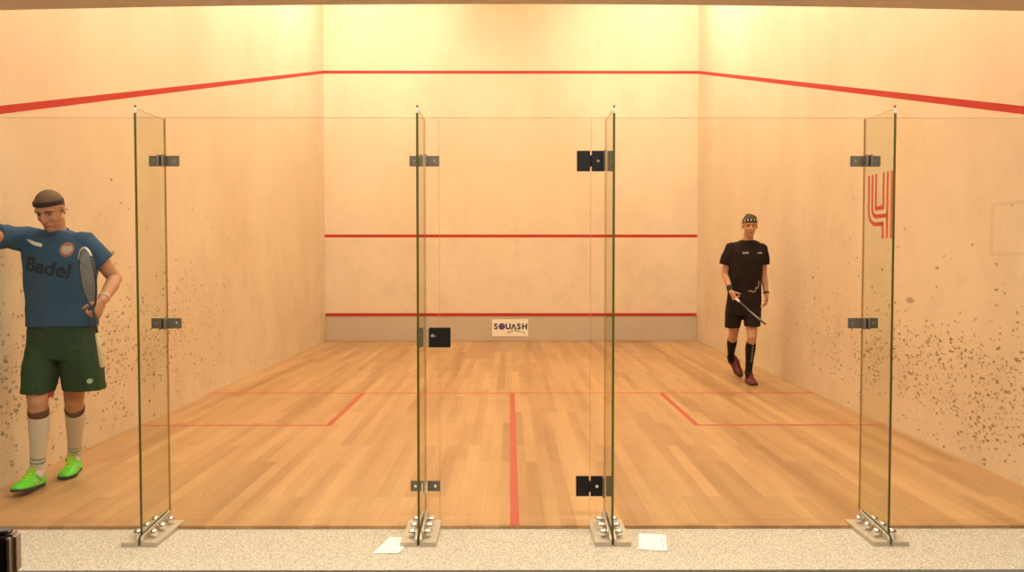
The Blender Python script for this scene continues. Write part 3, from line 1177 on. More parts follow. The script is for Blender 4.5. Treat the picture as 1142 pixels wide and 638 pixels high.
def shoe(heel, yaw, pitch, parent, org, mats, L=0.295, W=1.0, label=None, roll=0.0):
    """heel: ground point under the heel; yaw: direction of the toe; pitch > 0 lifts the toe"""
    up_m, sole_m, lace_m, accent = mats
    Mx = Matrix.Translation(V(heel)) @ Matrix.Rotation(yaw, 4, 'Z') @ Matrix.Rotation(-pitch, 4, 'Y') @ Matrix.Rotation(roll, 4, 'X')
    k = L / 0.295
    bm = bmesh.new()
    st = [(0.000, 0.026, 0.055), (0.012, 0.034, 0.082), (0.045, 0.037, 0.098), (0.085, 0.038, 0.100), (0.115, 0.040, 0.090), (0.150, 0.043, 0.074), (0.190, 0.047, 0.060), (0.230, 0.047, 0.050), (0.262, 0.040, 0.042), (0.283, 0.027, 0.034), (0.294, 0.012, 0.028)]
    rings = []
    for x, hw, h in st:
        ring = []
        n = 20
        for q in range(n):
            hq = h * 1.22
            t = 2 * math.pi * q / n
            cy = math.copysign(abs(math.cos(t)) ** 0.8, math.cos(t)) * hw * W
            sz = math.sin(t)
            cz = 0.018 + (hq - 0.018) * (max(0, sz) ** 0.85 if sz > 0 else 0)
            if sz < 0:
                cz = 0.016
            taper = 1 - 0.32 * max(0, (cz - 0.03)) / 0.07
            off = 0.004 * math.sin(x / 0.295 * math.pi)
            ring.append(Mx @ V((x * k, cy * taper + off, cz)))
        rings.append(ring)
    loft(bm, rings)
    bm = remesh(bm, 0.004, 2)
    o = obj('shoe', bm, up_m, parent, org)
    if label:
        o['label'] = label
    bm = bmesh.new()
    outl = []
    pts = [(-0.004, 0.0), (0.002, 0.026), (0.03, 0.036), (0.08, 0.036), (0.13, 0.038), (0.19, 0.050), (0.235, 0.051), (0.27, 0.040), (0.29, 0.024), (0.300, 0.004)]
    full = pts + [(x, -y) for x, y in pts[::-1][0:-1]]
    rings = []
    for z, g_ in ((0.0, -0.003), (0.004, 0.0), (0.018, 0.0), (0.022, -0.002)):
        rings.append([Mx @ V((x * k * (1 + g_), y * W * (1 + g_ * 8) + 0.004 * math.sin(max(0, x) / 0.3 * math.pi), z + (0.006 * max(0, (x - 0.22) / 0.08) if z < 0.01 else 0))) for x, y in full])
    loft(bm, rings, smooth=False)
    obj('sole', bm, sole_m, o, org)
    bm = bmesh.new()
    for j in range(5):
        x = 0.118 + j * 0.020
        h = 0.112 - j * 0.0105
        for sgn in (-1, 1):
            tube(bm, [Mx @ V((x * k, -0.020 * sgn, h - 0.004)), Mx @ V(((x + 0.009) * k, 0.0, h + 0.002)), Mx @ V(((x + 0.018) * k, 0.020 * sgn, h - 0.012))], 0.0032, 8)
    for sgn in (-1, 1):
        tube(bm, [Mx @ V((0.118 * k, 0, 0.116)), Mx @ V((0.112 * k, sgn * 0.022, 0.120)), Mx @ V((0.125 * k, sgn * 0.034, 0.101)), Mx @ V((0.120 * k, 0, 0.113))], 0.0028, 8)
    obj('laces', bm, lace_m, o, org)
    if accent:
        for sgn in (-1, 1):
            for (xa, xb) in ((0.10, 0.155), (0.125, 0.18)):
                bm = bmesh.new()
                tube(bm, [Mx @ V((xa * k, sgn * 0.0365 * W + 0.003, 0.030)), Mx @ V(((xa + xb) / 2 * k, sgn * 0.037 * W + 0.003, 0.045)), Mx @ V((xb * k, sgn * 0.030 * W + 0.003, 0.062))], [0.004, 0.005, 0.003], 8)
                tag(obj('stripe', bm, accent, o, org), 'pale side stripe')
        bm = bmesh.new()
        b3 = bmesh.new()
        ball(b3, (0.058, 0.0, 0.112), (0.047, 0.034, 0.014), 20, 10)
        merge(bm, b3, Mx)
        tag(obj('ankle_collar', bm, M['shoe_collar'], o, org), 'dark padded ankle collar')
    return o


def band(bm, c, d, r, h, th=0.004, n=28, squash=1.0, ax=None):
    """ring of cloth round a limb"""
    c, d = V(c), V(d).normalized()
    s, t = frame(d)
    prof = [(-h / 2, 0), (-h / 2, th * 0.7), (-h / 4, th), (h / 4, th), (h / 2, th * 0.7), (h / 2, 0), (0, -th)]
    rv = []
    for hh, rr in prof:
        rv.append([bm.verts.new(c + d * hh + (s * math.cos(2 * math.pi * k / n) + t * math.sin(2 * math.pi * k / n) * squash) * (r + rr)) for k in range(n)])
    for i in range(len(rv)):
        a, b = rv[i], rv[(i + 1) % len(rv)]
        for k in range(n):
            f = bm.faces.new((a[k], a[(k + 1) % n], b[(k + 1) % n], b[k]))
            f.smooth = True


def racket(butt, tip, width_dir, grip_m, frame_m, tip_m, string_m, label, GL=0.18):
    butt, tip = V(butt), V(tip)
    d = (tip - butt).normalized()
    Lt = (tip - butt).length
    wd = V(width_dir)
    wd = (wd - d * wd.dot(d)).normalized()
    nn = d.cross(wd)
    t = empty('squash_racket', butt, label, 'racket')
    k = Lt / 0.685

    def at(h, x, z=0):
        return butt + d * h * k + wd * x * k + nn * z
    bm = bmesh.new()
    b2 = bmesh.new()
    tube(b2, [at(0, 0), at(0.012, 0), at(GL / 2, 0), at(GL, 0)], [0.0150, 0.0150, 0.0135, 0.0125], 14)
    merge(bm, b2)
    obj('grip', bm, grip_m, t, butt)
    bm = bmesh.new()
    tube(bm, [at(GL, 0), at(0.30, 0), at(0.335, 0)], [0.0085, 0.0075, 0.0075], 12)
    obj('shaft', bm, frame_m, t, butt)
    # teardrop head
    hw, h0, h1 = 0.098, 0.335, 0.680
    loop = []
    for i in range(49):
        a = 2 * math.pi * i / 48
        u = 0.5 - 0.5 * math.cos(a)           # 0 throat, 1 tip
        x = hw * math.sin(a) * (0.62 + 0.38 * u ** 0.7) if True else 0
        loop.append((h0 + (h1 - h0) * u, x))
    bm = bmesh.new()
    tube(bm, [at(h, x) for h, x in loop], 0.0062, 10, ends=False)
    obj('head_frame', bm, frame_m, t, butt)
    bm = bmesh.new()
    tube(bm, [at(h + 0.002, x * 1.02) for h, x in loop if h > h0 + 0.82 * (h1 - h0)], 0.0078, 10)
    tag(obj('bumper', bm, tip_m, t, butt), 'pale bumper at the racket tip')
    bm = bmesh.new()

    def halfw(h):
        best = 0
        for (ha, xa), (hb, xb) in zip(loop[:25], loop[1:25]):
            if ha <= h <= hb and hb > ha:
                best = xa + (xb - xa) * (h - ha) / (hb - ha)
        return best
    for i in range(22):
        h = h0 + 0.02 + (h1 - h0 - 0.03) * i / 21
        x = halfw(h)
        if x > 0.01:
            tube(bm, [at(h, -x), at(h, x)], 0.0009, 5, ends=False)
    for i in range(-6, 7):
        x = i * 0.0145
        hs = [h for h in [h0 + 0.005 * q for q in range(69)] if halfw(h) > abs(x)]
        if len(hs) > 2:
            tube(bm, [at(hs[0], x), at(hs[-1], x)], 0.0009, 5, ends=False)
    obj('strings', bm, string_m, t, butt)
    return t


M['skin_a'] = mat('skin_tanned', (0.52, 0.26, 0.15), 0.5, spec=0.35, noise_amt=0.07, noise_scale=14)
M['skin_b'] = mat('skin_light', (0.56, 0.29, 0.18), 0.5, spec=0.35, noise_amt=0.07, noise_scale=14)
M['lip'] = mat('lip', (0.40, 0.15, 0.10), 0.5)
M['eye_white'] = mat('eye_white', (0.26, 0.19, 0.14), 0.3)
M['iris'] = mat('dark_iris', (0.03, 0.018, 0.01), 0.3)
M['hair_a'] = mat('short_brown_hair', (0.15, 0.085, 0.045), 0.75, noise_amt=0.25, noise_scale=70, bump=0.8, bump_scale=160)
M['hair_b'] = mat('dark_brown_hair', (0.075, 0.038, 0.020), 0.7, noise_amt=0.3, noise_scale=60, bump=0.9, bump_scale=120)
M['brow'] = mat('eyebrow_hair', (0.09, 0.045, 0.025), 0.8)
M['band_a'] = mat('black_headband_cloth', (0.022, 0.017, 0.016), 0.8)
M['blue'] = mat('blue_shirt_cloth', (0.040, 0.092, 0.175), 0.85, spec=0.2, noise_amt=0.08, noise_scale=5, bump=0.25, bump_scale=400)
M['blue_dark'] = mat('dark_blue_collar_cloth', (0.03, 0.05, 0.10), 0.85, spec=0.2)
M['green'] = mat('dark_green_shorts_cloth', (0.028, 0.060, 0.030), 0.8, spec=0.25, noise_amt=0.12, noise_scale=4, bump=0.2, bump_scale=300)
M['black'] = mat('black_cloth', (0.017, 0.010, 0.009), 0.85, spec=0.2, noise_amt=0.2, noise_scale=5, bump=0.2, bump_scale=300)
M['grey_print'] = mat('grey_print', (0.33, 0.28, 0.24), 0.7)
M['dark_print'] = mat('dark_chest_print', (0.010, 0.016, 0.035), 0.7)
M['white_print'] = mat('white_print', (0.72, 0.70, 0.62), 0.7)
M['badge_rim'] = mat('red_badge_rim', (0.33, 0.13, 0.12), 0.7)
M['badge_in'] = mat('badge_inside', (0.42, 0.36, 0.26), 0.7, noise_amt=0.5, noise_scale=60)
M['sock_white'] = mat('white_sock_knit', (0.66, 0.58, 0.50), 0.95, spec=0.1, bump=0.5, bump_scale=350)
M['sock_stripe'] = mat('grey_green_sock_stripe', (0.20, 0.24, 0.21), 0.95)
M['sock_black'] = mat('black_sock_knit', (0.018, 0.014, 0.014), 0.9, spec=0.1)
M['knee_strap'] = mat('brown_knee_strap', (0.115, 0.055, 0.030), 0.85)
M['under'] = mat('red_undershorts', (0.45, 0.05, 0.06), 0.8)
M['neon'] = mat('neon_green_shoe', (0.11, 0.72, 0.015), 0.45, noise_amt=0.05)
M['neon_lace'] = mat('yellow_green_laces', (0.50, 0.85, 0.03), 0.6)
M['shoe_stripe'] = mat('pale_shoe_stripe', (0.42, 0.52, 0.38), 0.5)
M['shoe_collar'] = mat('dark_shoe_lining', (0.035, 0.05, 0.02), 0.8)
M['sole_dark'] = mat('dark_shoe_sole', (0.04, 0.032, 0.02), 0.6)
M['maroon'] = mat('dark_red_shoe', (0.13, 0.012, 0.014), 0.5, noise_amt=0.15)
M['maroon_lace'] = mat('dark_red_laces', (0.20, 0.03, 0.03), 0.6)
M['wrist_pale'] = mat('pale_wristband', (0.55, 0.45, 0.38), 0.6)
M['grip_yellow'] = mat('cream_yellow_grip', (0.56, 0.48, 0.26), 0.7, noise_amt=0.1, noise_scale=40)
M['racket_dark'] = mat('dark_racket_frame', (0.035, 0.040, 0.06), 0.35, spec=0.5)
M['racket_grey'] = mat('grey_racket_frame', (0.085, 0.075, 0.062), 0.5, spec=0.5)
M['racket_cream'] = mat('cream_racket_bumper', (0.72, 0.70, 0.60), 0.4)
M['strings'] = mat('pale_strings', (0.55, 0.50, 0.42), 0.4)
M['grip_white'] = mat('white_grip', (0.85, 0.83, 0.78), 0.6)

def hairline(b2):
    for v in b2.verts:
        x, y, z = v.co
        t_ = max(0.0, min(1.0, (y + 0.045) / 0.05))
        line = -0.065 * (1 - t_) + 0.050 * t_
        if z < line:
            k = min(1.0, (line - z) / 0.008)
            v.co = v.co * (1 - 0.16 * k) + V((0, -0.014, 0.034)) * 0.16 * k


# ===== player in blue (left) =====
org = V((-2.87, 0.85, 0.0))
HM = head_frame((-2.852, 0.690, 1.722), (0.04, -0.92, -0.42), roll=0.05)
bm = bmesh.new()
head_blobs(bm, HM, (-2.852, 0.760, 1.560), 0.062)
torso_rings(bm, [((-2.845, 0.77, 0.86), 0.150, 0.098, 0), ((-2.845, 0.77, 0.96), 0.165, 0.105, 0), ((-2.84, 0.77, 1.10), 0.158, 0.098, 0),
                 ((-2.835, 0.765, 1.25), 0.172, 0.105, 0), ((-2.835, 0.765, 1.40), 0.185, 0.110, 0), ((-2.85, 0.77, 1.49), 0.160, 0.090, 0), ((-2.852, 0.77, 1.555), 0.08, 0.055, 0)])
# his right arm: raised towards the side wall
shR, elR, wrR = V((-3.045, 0.745, 1.555)), V((-3.090, 0.47, 1.560)), V((-3.120, 0.33, 1.74))
tube(bm, [(-2.95, 0.77, 1.53), shR, shR.lerp(elR, 0.5), elR], [0.050, 0.050, 0.046, 0.041], 16)
tube(bm, [elR, elR.lerp(wrR, 0.35), wrR], [0.041, 0.040, 0.027], 16)
hand(bm, wrR, (-0.06, -0.35, 0.93), (-1, 0, 0), (0, -1, 0), curl=8)
# his left arm: hangs, bent, holding the racket by the throat
shL, elL, wrL = V((-2.672, 0.775, 1.535)), V((-2.550, 0.875, 1.300)), V((-2.520, 0.645, 1.165))
tube(bm, [(-2.76, 0.77, 1.52), shL + V((-0.01, 0, -0.02)), shL.lerp(elL, 0.5), elL], [0.050, 0.052, 0.050, 0.042], 16)
tube(bm, [elL, elL.lerp(wrL, 0.35) + V((0.006, 0, 0)), wrL], [0.042, 0.043, 0.028], 16)
hand(bm, wrL, (-0.10, -0.55, -0.82), (-0.9, 0.1, -0.2), (-0.2, -0.75, 0.6), curl=62, spread=1, thumb_in=60)
# legs
for hip, kn, an, toe in ((V((-2.935, 0.77, 0.90)), V((-2.915, 0.63, 0.545)), V((-2.972, 0.712, 0.105)), V((-2.955, 0.62, 0.05))),
                         (V((-2.755, 0.78, 0.90)), V((-2.800, 0.83, 0.520)), V((-2.948, 1.105, 0.110)), V((-2.925, 1.00, 0.05)))):
    tube(bm, [hip, hip.lerp(kn, 0.4), hip.lerp(kn, 0.8), kn, kn.lerp(an, 0.12)], [0.088, 0.082, 0.064, 0.056, 0.053], 18)
    back = V((0, 0.018, 0))
    tube(bm, [kn, kn.lerp(an, 0.14) + back * 0.5, kn.lerp(an, 0.32) + back, kn.lerp(an, 0.62) + back * 0.5, kn.lerp(an, 0.9), an], [0.054, 0.053, 0.056, 0.043, 0.033, 0.035], 18)
    tube(bm, [an, toe], [0.030, 0.012], 14)
    ball(bm, kn + V((0, -0.02, 0.005)), (0.038, 0.038, 0.046))
bm = remesh(bm, 0.0042, 3)
face_shape(bm, HM)
pa = obj('person', bm, M['skin_a'], None, org)
tag(pa, 'man in blue T-shirt and dark green shorts standing by the left wall, racket in hand', 'person')
face_parts(HM, pa, org, M['lip'], M['brow'], gaze=(0, -0.004))
# hair and headband
b2 = bmesh.new()
ball(b2, (0, -0.014, 0.034), (0.0805, 0.0985, 0.0905), 48, 36)
hairline(b2)
bm = bmesh.new()
merge(bm, b2, HM)
wrinkle(bm, 0.0015, 40)
obj('hair', bm, M['hair_a'], pa, org)
b2 = bmesh.new()
band(b2, (0, -0.012, 0.050), (0, -0.22, 1), 0.0775, 0.028, 0.0045, 36, 1.0)
for v in b2.verts:
    v.co.y = (v.co.y + 0.012) * 1.235 - 0.012
bm = bmesh.new()
merge(bm, b2, HM)
obj('headband', bm, M['band_a'], pa, org)
# shirt
bm = bmesh.new()
torso_rings(bm, [((-2.832, 0.775, 1.005), 0.209, 0.138, 0), ((-2.834, 0.772, 1.06), 0.207, 0.136, 0), ((-2.836, 0.77, 1.15), 0.203, 0.132, 0), ((-2.834, 0.765, 1.28), 0.212, 0.136, 0),
                 ((-2.832, 0.765, 1.40), 0.222, 0.136, 0), ((-2.842, 0.768, 1.48), 0.225, 0.125, 0), ((-2.852, 0.77, 1.545), 0.195, 0.105, 0), ((-2.854, 0.77, 1.585), 0.125, 0.085, 0), ((-2.854, 0.768, 1.602), 0.080, 0.072, 0)])
tube(bm, [(-2.95, 0.77, 1.53), (-3.045, 0.755, 1.545), (-3.085, 0.64, 1.558), (-3.093, 0.53, 1.562)], [0.080, 0.080, 0.072, 0.070], 18, ends=False)
ball(bm, (-3.03, 0.755, 1.545), 0.078)
tube(bm, [(-2.76, 0.77, 1.52), (-2.682, 0.775, 1.525), (-2.637, 0.80, 1.455), (-2.602, 0.828, 1.402)], [0.080, 0.082, 0.076, 0.073], 18, ends=False)
ball(bm, (-2.69, 0.775, 1.522), 0.080)
bm = remesh(bm, 0.0065, 4)
wrinkle(bm, 0.0105, 7.0, (1.0, 1.0, 0.7), 3.0)
shirt = obj('shirt', bm, M['blue'], pa, org)
tree_me = shirt.data
tb = bmesh.new(); tb.from_mesh(tree_me)
for v in tb.verts:
    v.co += org
tree = BVHTree.FromBMesh(tb)
b2 = bmesh.new()
band(b2, (-2.856, 0.752, 1.589), (-0.08, -0.35, 1), 0.074, 0.016, 0.006, 32)
tag(obj('collar', b2, M['blue_dark'], shirt, org), 'darker blue collar')
b2 = text_bm('Bedel', 0.125, 0.002)
project(b2, tree, (-2.845, 0.6, 1.368), (1, 0, -0.20), (0.20, 0, 1), (0, 1, 0))
tag(obj('chest_lettering', b2, M['dark_print'], shirt, org, recalc=False), 'dark chest lettering')
b2 = bmesh.new()
poly(b2, [(-0.058, 0.022), (-0.030, 0.016), (0.0, 0.008), (0.040, -0.001), (0.050, -0.010), (0.044, -0.022), (0.0, -0.014), (-0.035, 0.0), (-0.056, 0.012)])
project(b2, tree, (-2.930, 0.6, 1.522), (1, 0, -0.05), (0.05, 0, 1), (0, 1, 0))
tag(obj('shoulder_mark', b2, M['white_print'], shirt, org, recalc=False), 'white slanted mark on the chest')
b2 = bmesh.new()
poly(b2, [(0.040 * math.cos(a * math.pi / 12), 0.046 * math.sin(a * math.pi / 12)) for a in range(24)])
project(b2, tree, (-2.735, 0.6, 1.482), (1, 0, 0), (0, 0, 1), (0, 1, 0))
tag(obj('badge', b2, M['badge_rim'], shirt, org, recalc=False), 'round club badge with a reddish rim')
b2 = bmesh.new()
poly(b2, [(-0.028, 0.02), (0.026, 0.024), (0.033, -0.004), (0.014, -0.026), (-0.012, -0.028), (-0.03, -0.008)])
project(b2, tree, (-2.735, 0.6, 1.482), (1, 0, 0), (0, 0, 1), (0, 1, 0), 0.0045)
obj('badge_centre', b2, M['badge_in'], shirt, org, recalc=False)
tb.free()
# shorts
bm = bmesh.new()
torso_rings(bm, [((-2.835, 0.78, 1.06), 0.188, 0.122, 0), ((-2.835, 0.78, 0.98), 0.205, 0.135, 0), ((-2.835, 0.78, 0.86), 0.218, 0.142, 0), ((-2.835, 0.78, 0.80), 0.215, 0.135, 0)][::-1])
torso_rings(bm, [((-2.937, 0.775, 0.88), 0.108, 0.125, 0), ((-2.940, 0.735, 0.78), 0.102, 0.120, 0.0), ((-2.936, 0.685, 0.66), 0.093, 0.108, 0), ((-2.936, 0.668, 0.603), 0.090, 0.102, 0)][::-1])
torso_rings(bm, [((-2.745, 0.78, 0.88), 0.118, 0.130, 0), ((-2.725, 0.785, 0.78), 0.120, 0.125, 0), ((-2.715, 0.79, 0.66), 0.122, 0.118, 0), ((-2.708, 0.795, 0.603), 0.124, 0.115, 0)][::-1])
bm = remesh(bm, 0.0065, 3)
wrinkle(bm, 0.0065, 8.0, (1.2, 1.0, 0.5), 11.0)
shorts = obj('shorts', bm, M['green'], pa, org)
sb = bmesh.new(); sb.from_mesh(shorts.data)
for v in sb.verts:
    v.co += org
tree = BVHTree.FromBMesh(sb)
b2 = bmesh.new()
poly(b2, [(0.013 * math.cos(a * math.pi / 6), 0.016 * math.sin(a * math.pi / 6)) for a in range(12)])
project(b2, tree, (-2.628, 0.6, 0.668), (1, 0, 0), (0, 0, 1), (0, 1, 0))
tag(obj('hem_logo', b2, M['shoe_stripe'], shorts, org, recalc=False), 'small pale logo by the hem')
sb.free()
bm = bmesh.new()
band(bm, (-2.925, 0.675, 0.592), (0, -0.15, 1), 0.073, 0.03, 0.003)
tag(obj('undershorts', bm, M['under'], pa, org), 'strip of red undershorts')
# straps, socks, shoes
for kn, an in ((V((-2.915, 0.63, 0.545)), V((-2.972, 0.712, 0.105))), (V((-2.800, 0.83, 0.520)), V((-2.948, 1.105, 0.110)))):
    back = V((0, 0.018, 0))
    dd = (kn - an).normalized()
    bm = bmesh.new()
    band(bm, kn.lerp(an, 0.135) + back * 0.4, dd, 0.054, 0.042, 0.006)
    obj('knee_strap', bm, M['knee_strap'], pa, org)
    bm = bmesh.new()
    tube(bm, [kn.lerp(an, 0.19) + back * 0.6, kn.lerp(an, 0.32) + back, kn.lerp(an, 0.62) + back * 0.5, kn.lerp(an, 0.88), an, an + V((0.0, -0.04, -0.035))], [0.060, 0.0615, 0.049, 0.041, 0.046, 0.044], 20, ends=False)
    bm = remesh(bm, 0.005, 2)
    sk = obj('sock', bm, M['sock_white'], pa, org)
    for q in (0.80, 0.86):
        bm = bmesh.new()
        band(bm, kn.lerp(an, q) + back * 0.15, dd, 0.0405, 0.012, 0.003)
        tag(obj('sock_stripe', bm, M['sock_stripe'], sk, org), 'grey green ankle stripe')
NEON = (M['neon'], M['sole_dark'], M['neon_lace'], M['shoe_stripe'])
shoe((-2.982, 0.770, 0.0), math.radians(-88), math.radians(6), pa, org, NEON, 0.30, 1.08, 'neon green shoe')
shoe((-2.966, 1.165, 0.0), math.radians(-77), 0.0, pa, org, NEON, 0.30, 1.08, 'neon green shoe')
bm = bmesh.new()
band(bm, wrL.lerp(elL, 0.16), (elL - wrL), 0.031, 0.016, 0.004)
obj('wristband', bm, M['wrist_pale'], pa, org)
racket((-2.460, 0.515, 0.790), (-2.566, 0.530, 1.492), (0.80, -0.60, 0.10), M['grip_yellow'], M['racket_dark'], M['racket_cream'], M['strings'],
       'dark squash racket with cream grip held upright by the man in blue')

# ===== player in black (right) =====
org = V((2.68, 5.1, 0.0))
HM = head_frame((2.695, 4.940, 1.788), (-0.12, -0.985, -0.08), roll=0.0)
bm = bmesh.new()
head_blobs(bm, HM, (2.690, 5.0, 1.625), 0.056)
torso_rings(bm, [((2.665, 5.02, 0.88), 0.145, 0.095, 0), ((2.665, 5.02, 0.98), 0.155, 0.100, 0), ((2.667, 5.01, 1.12), 0.145, 0.092, 0), ((2.67, 5.0, 1.28), 0.158, 0.10, 0),
                 ((2.675, 5.0, 1.42), 0.168, 0.105, 0), ((2.68, 5.01, 1.53), 0.162, 0.090, 0), ((2.685, 5.01, 1.60), 0.10, 0.065, 0)])
a0, a1, a2 = V((2.500, 5.01, 1.545)), V((2.440, 5.035, 1.245)), V((2.468, 4.86, 1.050))
tube(bm, [(2.58, 5.01, 1.56), a0, a0.lerp(a1, 0.5), a1], [0.056, 0.052, 0.045, 0.037], 16)
tube(bm, [a1, a1.lerp(a2, 0.35), a2], [0.038, 0.038, 0.026], 16)
hand(bm, a2, (0.30, -0.45, -0.80), (0.85, 0.2, -0.4), (0.3, -0.85, 0.2), curl=66, spread=1, thumb_in=60)
b0, b1, b3 = V((2.862, 5.01, 1.54)), V((2.892, 5.05, 1.235)), V((2.905, 4.985, 1.020))
tube(bm, [(2.78, 5.01, 1.56), b0, b0.lerp(b1, 0.5), b1], [0.056, 0.052, 0.045, 0.037], 16)
tube(bm, [b1, b1.lerp(b3, 0.35), b3], [0.038, 0.037, 0.026], 16)
hand(bm, b3, (0.02, -0.12, -1), (-1, 0.1, 0), (0, -1, 0), curl=22, spread=3)
LEGS = ((V((2.740, 5.01, 0.92)), V((2.716, 4.885, 0.535)), V((2.712, 4.995, 0.110)), V((2.708, 4.90, 0.05))),
        (V((2.585, 5.03, 0.92)), V((2.560, 5.10, 0.525)), V((2.632, 5.46, 0.235)), V((2.665, 5.47, 0.13))))
for hip, kn, an, toe in LEGS:
    tube(bm, [hip, hip.lerp(kn, 0.4), hip.lerp(kn, 0.8), kn, kn.lerp(an, 0.12)], [0.085, 0.078, 0.060, 0.053, 0.050], 18)
    bk = V((0, 0.016, 0))
    tube(bm, [kn, kn.lerp(an, 0.14) + bk * 0.5, kn.lerp(an, 0.32) + bk, kn.lerp(an, 0.62) + bk * 0.5, kn.lerp(an, 0.9), an], [0.051, 0.050, 0.053, 0.041, 0.032, 0.034], 18)
    tube(bm, [an, toe], [0.030, 0.012], 14)
    ball(bm, kn + V((0, -0.018, 0.005)), (0.036, 0.036, 0.044))
bm = remesh(bm, 0.0042, 3)
face_shape(bm, HM)
pb = obj('person', bm, M['skin_b'], None, org)
tag(pb, 'man in black shirt, shorts and socks walking near the right wall with a racket', 'person')
face_parts(HM, pb, org, M['lip'], M['brow'])
b2 = bmesh.new()
ball(b2, (0, -0.014, 0.040), (0.084, 0.100, 0.092), 48, 36)
hairline(b2)
for i in range(26):
    a = random.uniform(0, 2 * math.pi)
    e_ = random.uniform(0.5, 1.35)
    ball(b2, (0.075 * math.cos(a) * math.cos(e_), -0.018 + 0.085 * math.sin(a) * math.cos(e_), 0.048 + 0.083 * math.sin(e_)), 0.016, 8, 6)
bm = bmesh.new()
merge(bm, b2, HM)
bm = remesh(bm, 0.005, 2)
wrinkle(bm, 0.003, 45)
obj('hair', bm, M['hair_b'], pb, org)
b2 = bmesh.new()
band(b2, (0, -0.012, 0.056), (0, -0.18, 1), 0.0815, 0.034, 0.0045, 40)
for v in b2.verts:
    v.co.y = (v.co.y + 0.012) * 1.225 - 0.012
bm = bmesh.new()
merge(bm, b2, HM)
hb = obj('headband', bm, M['band_a'], pb, org)
bm = bmesh.new()
for k in range(9):
    a = math.radians(-90 + (k - 4) * 24)
    if k in (4,):
        pass
    b2 = bmesh.new()
    w1 = 0.0072 if k % 2 else 0.0105
    for sg in (0,):
        pts = []
        for dx, dz in ((-w1, -0.012), (w1 * 0.3, -0.012), (w1, 0.010), (-w1 * 0.2, 0.012)):
            ang = a + dx / 0.09
            pts.append(V((0.0870 * math.cos(ang), -0.012 - 0.1066 * math.sin(ang), 0.056 + dz + 0.18 * (-math.sin(ang)) * 0.0)))
        vs = [b2.verts.new(p + V((0, 0, -0.18 * 0 + (p.y + 0.012) * 0.18))) for p in pts]
        b2.faces.new(vs)
    merge(bm, b2, HM)
tag(obj('headband_pattern', bm, M['white_print'], hb, org, recalc=False), 'white patches on the headband')
# shirt
bm = bmesh.new()
torso_rings(bm, [((2.655, 5.015, 0.885), 0.196, 0.132, 0), ((2.658, 5.015, 0.95), 0.194, 0.130, 0), ((2.662, 5.01, 1.10), 0.186, 0.125, 0), ((2.667, 5.0, 1.28), 0.188, 0.128, 0),
                 ((2.675, 5.0, 1.42), 0.200, 0.130, 0), ((2.682, 5.0, 1.51), 0.205, 0.118, 0), ((2.686, 5.0, 1.575), 0.178, 0.100, 0), ((2.688, 5.0, 1.615), 0.118, 0.082, 0), ((2.690, 5.0, 1.632), 0.074, 0.070, 0)])
tube(bm, [(2.58, 5.01, 1.55), (2.510, 5.01, 1.535), (2.470, 5.018, 1.44), (2.450, 5.025, 1.350)], [0.070, 0.076, 0.074, 0.078], 18, ends=False)
ball(bm, (2.515, 5.01, 1.535), 0.075)
tube(bm, [(2.78, 5.01, 1.55), (2.852, 5.01, 1.525), (2.878, 5.018, 1.44), (2.885, 5.025, 1.355)], [0.070, 0.072, 0.066, 0.066], 18, ends=False)
ball(bm, (2.848, 5.01, 1.530), 0.071)
bm = remesh(bm, 0.0065, 4)
wrinkle(bm, 0.009, 7.0, (1, 1, 0.7), 23.0)
shirt = obj('shirt', bm, M['black'], pb, org)
tb = bmesh.new(); tb.from_mesh(shirt.data)
for v in tb.verts:
    v.co += org
tree = BVHTree.FromBMesh(tb)
bm = bmesh.new()
band(bm, (2.690, 4.985, 1.622), (0, -0.32, 1), 0.068, 0.014, 0.005, 32)
obj('collar', bm, M['black'], shirt, org)
for px_, w_, lab in ((2.636, 0.036, 'grey print on one side of the chest'), (2.800, 0.030, 'grey print on the other side of the chest')):
    b2 = bmesh.new()
    for k in range(4):
        x0 = -w_ + k * w_ / 2
        poly(b2, [(x0, -0.011), (x0 + w_ * 0.42, -0.011), (x0 + w_ * 0.42, 0.013 - 0.004 * (k % 2)), (x0, 0.011)])
    project(b2, tree, (px_, 4.8, 1.487), (1, 0, 0.03), (0, 0, 1), (0, 1, 0))
    tag(obj('chest_print', b2, M['grey_print'], shirt, org, recalc=False), lab)
b2 = bmesh.new()
zz = [(-0.075, -0.060), (-0.040, -0.058), (-0.018, -0.072), (0.006, -0.055), (0.016, -0.015), (0.034, -0.030), (0.052, 0.010), (0.050, 0.058)]
for (xa, ya), (xb, yb) in zip(zz, zz[1:]):
    L = math.hypot(xb - xa, yb - ya)
    nx, ny = -(yb - ya) / L * 0.007, (xb - xa) / L * 0.007
    poly(b2, [(xa + nx, ya + ny), (xb + nx, yb + ny), (xb - nx, yb - ny), (xa - nx, ya - ny)])
project(b2, tree, (2.745, 4.8, 1.115), (1, 0, 0), (0, 0, 1), (0, 1, 0))
tag(obj('belly_print', b2, M['grey_print'], shirt, org, recalc=False), 'zigzag grey print low on the shirt')
tb.free()
bm = bmesh.new()
torso_rings(bm, [((2.652, 5.015, 0.94), 0.186, 0.122, 0), ((2.652, 5.015, 0.86), 0.196, 0.132, 0), ((2.652, 5.015, 0.78), 0.198, 0.130, 0)][::-1])
torso_rings(bm, [((2.565, 5.03, 0.86), 0.106, 0.122, 0), ((2.552, 5.045, 0.76), 0.096, 0.112, 0), ((2.542, 5.065, 0.625), 0.084, 0.102, 0)][::-1])
torso_rings(bm, [((2.745, 5.01, 0.86), 0.106, 0.122, 0), ((2.738, 4.97, 0.76), 0.096, 0.112, 0), ((2.728, 4.925, 0.655), 0.086, 0.100, 0)][::-1])
bm = remesh(bm, 0.0065, 3)
wrinkle(bm, 0.006, 8.0, (1.2, 1, 0.5), 31.0)
obj('shorts', bm, M['black'], pb, org)
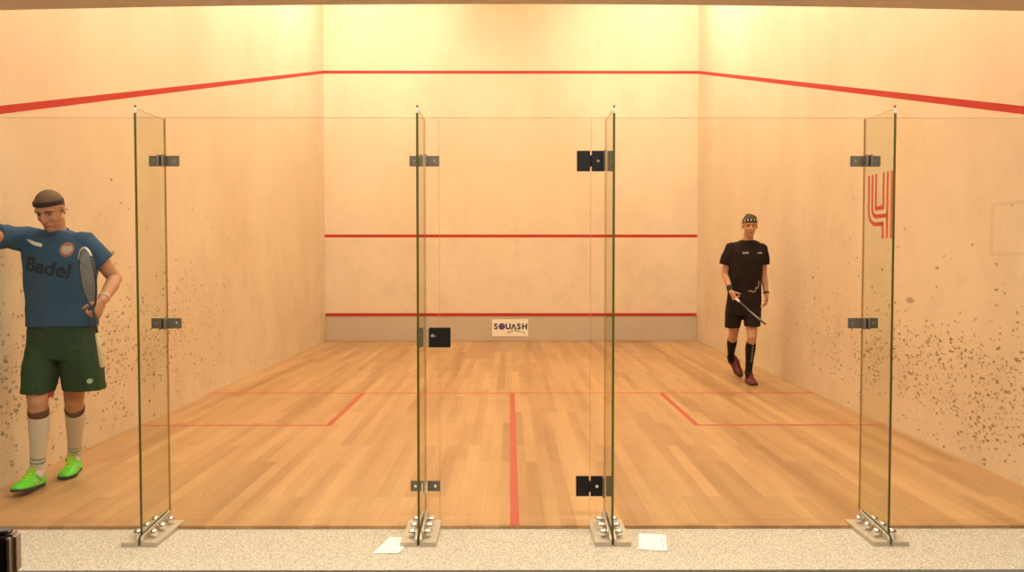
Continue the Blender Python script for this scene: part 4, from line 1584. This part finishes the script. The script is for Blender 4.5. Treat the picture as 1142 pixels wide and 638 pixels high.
for i, (hip, kn, an, toe) in enumerate(LEGS):
    bk = V((0, 0.016, 0))
    dd = (kn - an).normalized()
    bm = bmesh.new()
    tube(bm, [kn.lerp(an, 0.14) + bk * 0.6, kn.lerp(an, 0.32) + bk, kn.lerp(an, 0.62) + bk * 0.5, kn.lerp(an, 0.88), an, an + (toe - an) * 0.6], [0.0545, 0.0575, 0.046, 0.039, 0.044, 0.042], 20, ends=False)
    bm = remesh(bm, 0.005, 2)
    sk = obj('sock', bm, M['sock_black'], pb, org)
    if i == 0:
        tb = bmesh.new(); tb.from_mesh(sk.data)
        for v in tb.verts:
            v.co += org
        tree = BVHTree.FromBMesh(tb)
        b2 = bmesh.new()
        for k in range(7):
            z = 0.10 - k * 0.032
            poly(b2, [(-0.010, z), (0.011, z + 0.003), (0.010, z + 0.020), (-0.009, z + 0.018)])
        project(b2, tree, (2.722, 4.8, 0.34), (1, 0, 0), (0, 0, 1), (0, 1, 0))
        tag(obj('sock_print', b2, M['grey_print'], sk, org, recalc=False), 'column of grey print down the shin')
        tb.free()
RED = (M['maroon'], M['sole_dark'], M['maroon_lace'], None)
shoe((2.720, 5.055, 0.0), math.radians(-92), 0.0, pb, org, RED, 0.295, 1.12, 'dark red shoe')
shoe((2.637, 5.545, 0.205), math.radians(-66), math.radians(-43), pb, org, RED, 0.29, 1.12, 'dark red shoe with the heel raised')
bm = bmesh.new()
band(bm, a2.lerp(a1, 0.16), (a1 - a2), 0.029, 0.070, 0.007)
tag(obj('wristband', bm, M['band_a'], pb, org), 'wide black wristband')
bm = bmesh.new()
band(bm, b3.lerp(b1, 0.06), (b1 - b3), 0.027, 0.022, 0.005)
obj('wristband', bm, M['band_a'], pb, org)
dr = V((0.235, -0.880, -0.375)).normalized()
bt = V((2.497, 4.845, 0.992))
racket(bt, bt + dr * 0.66, V((0.28, 0.95, 0.0)), M['grip_white'], M['racket_grey'], M['racket_grey'], M['strings'],
       'grey squash racket pointing down, held by the man in black', 0.13)
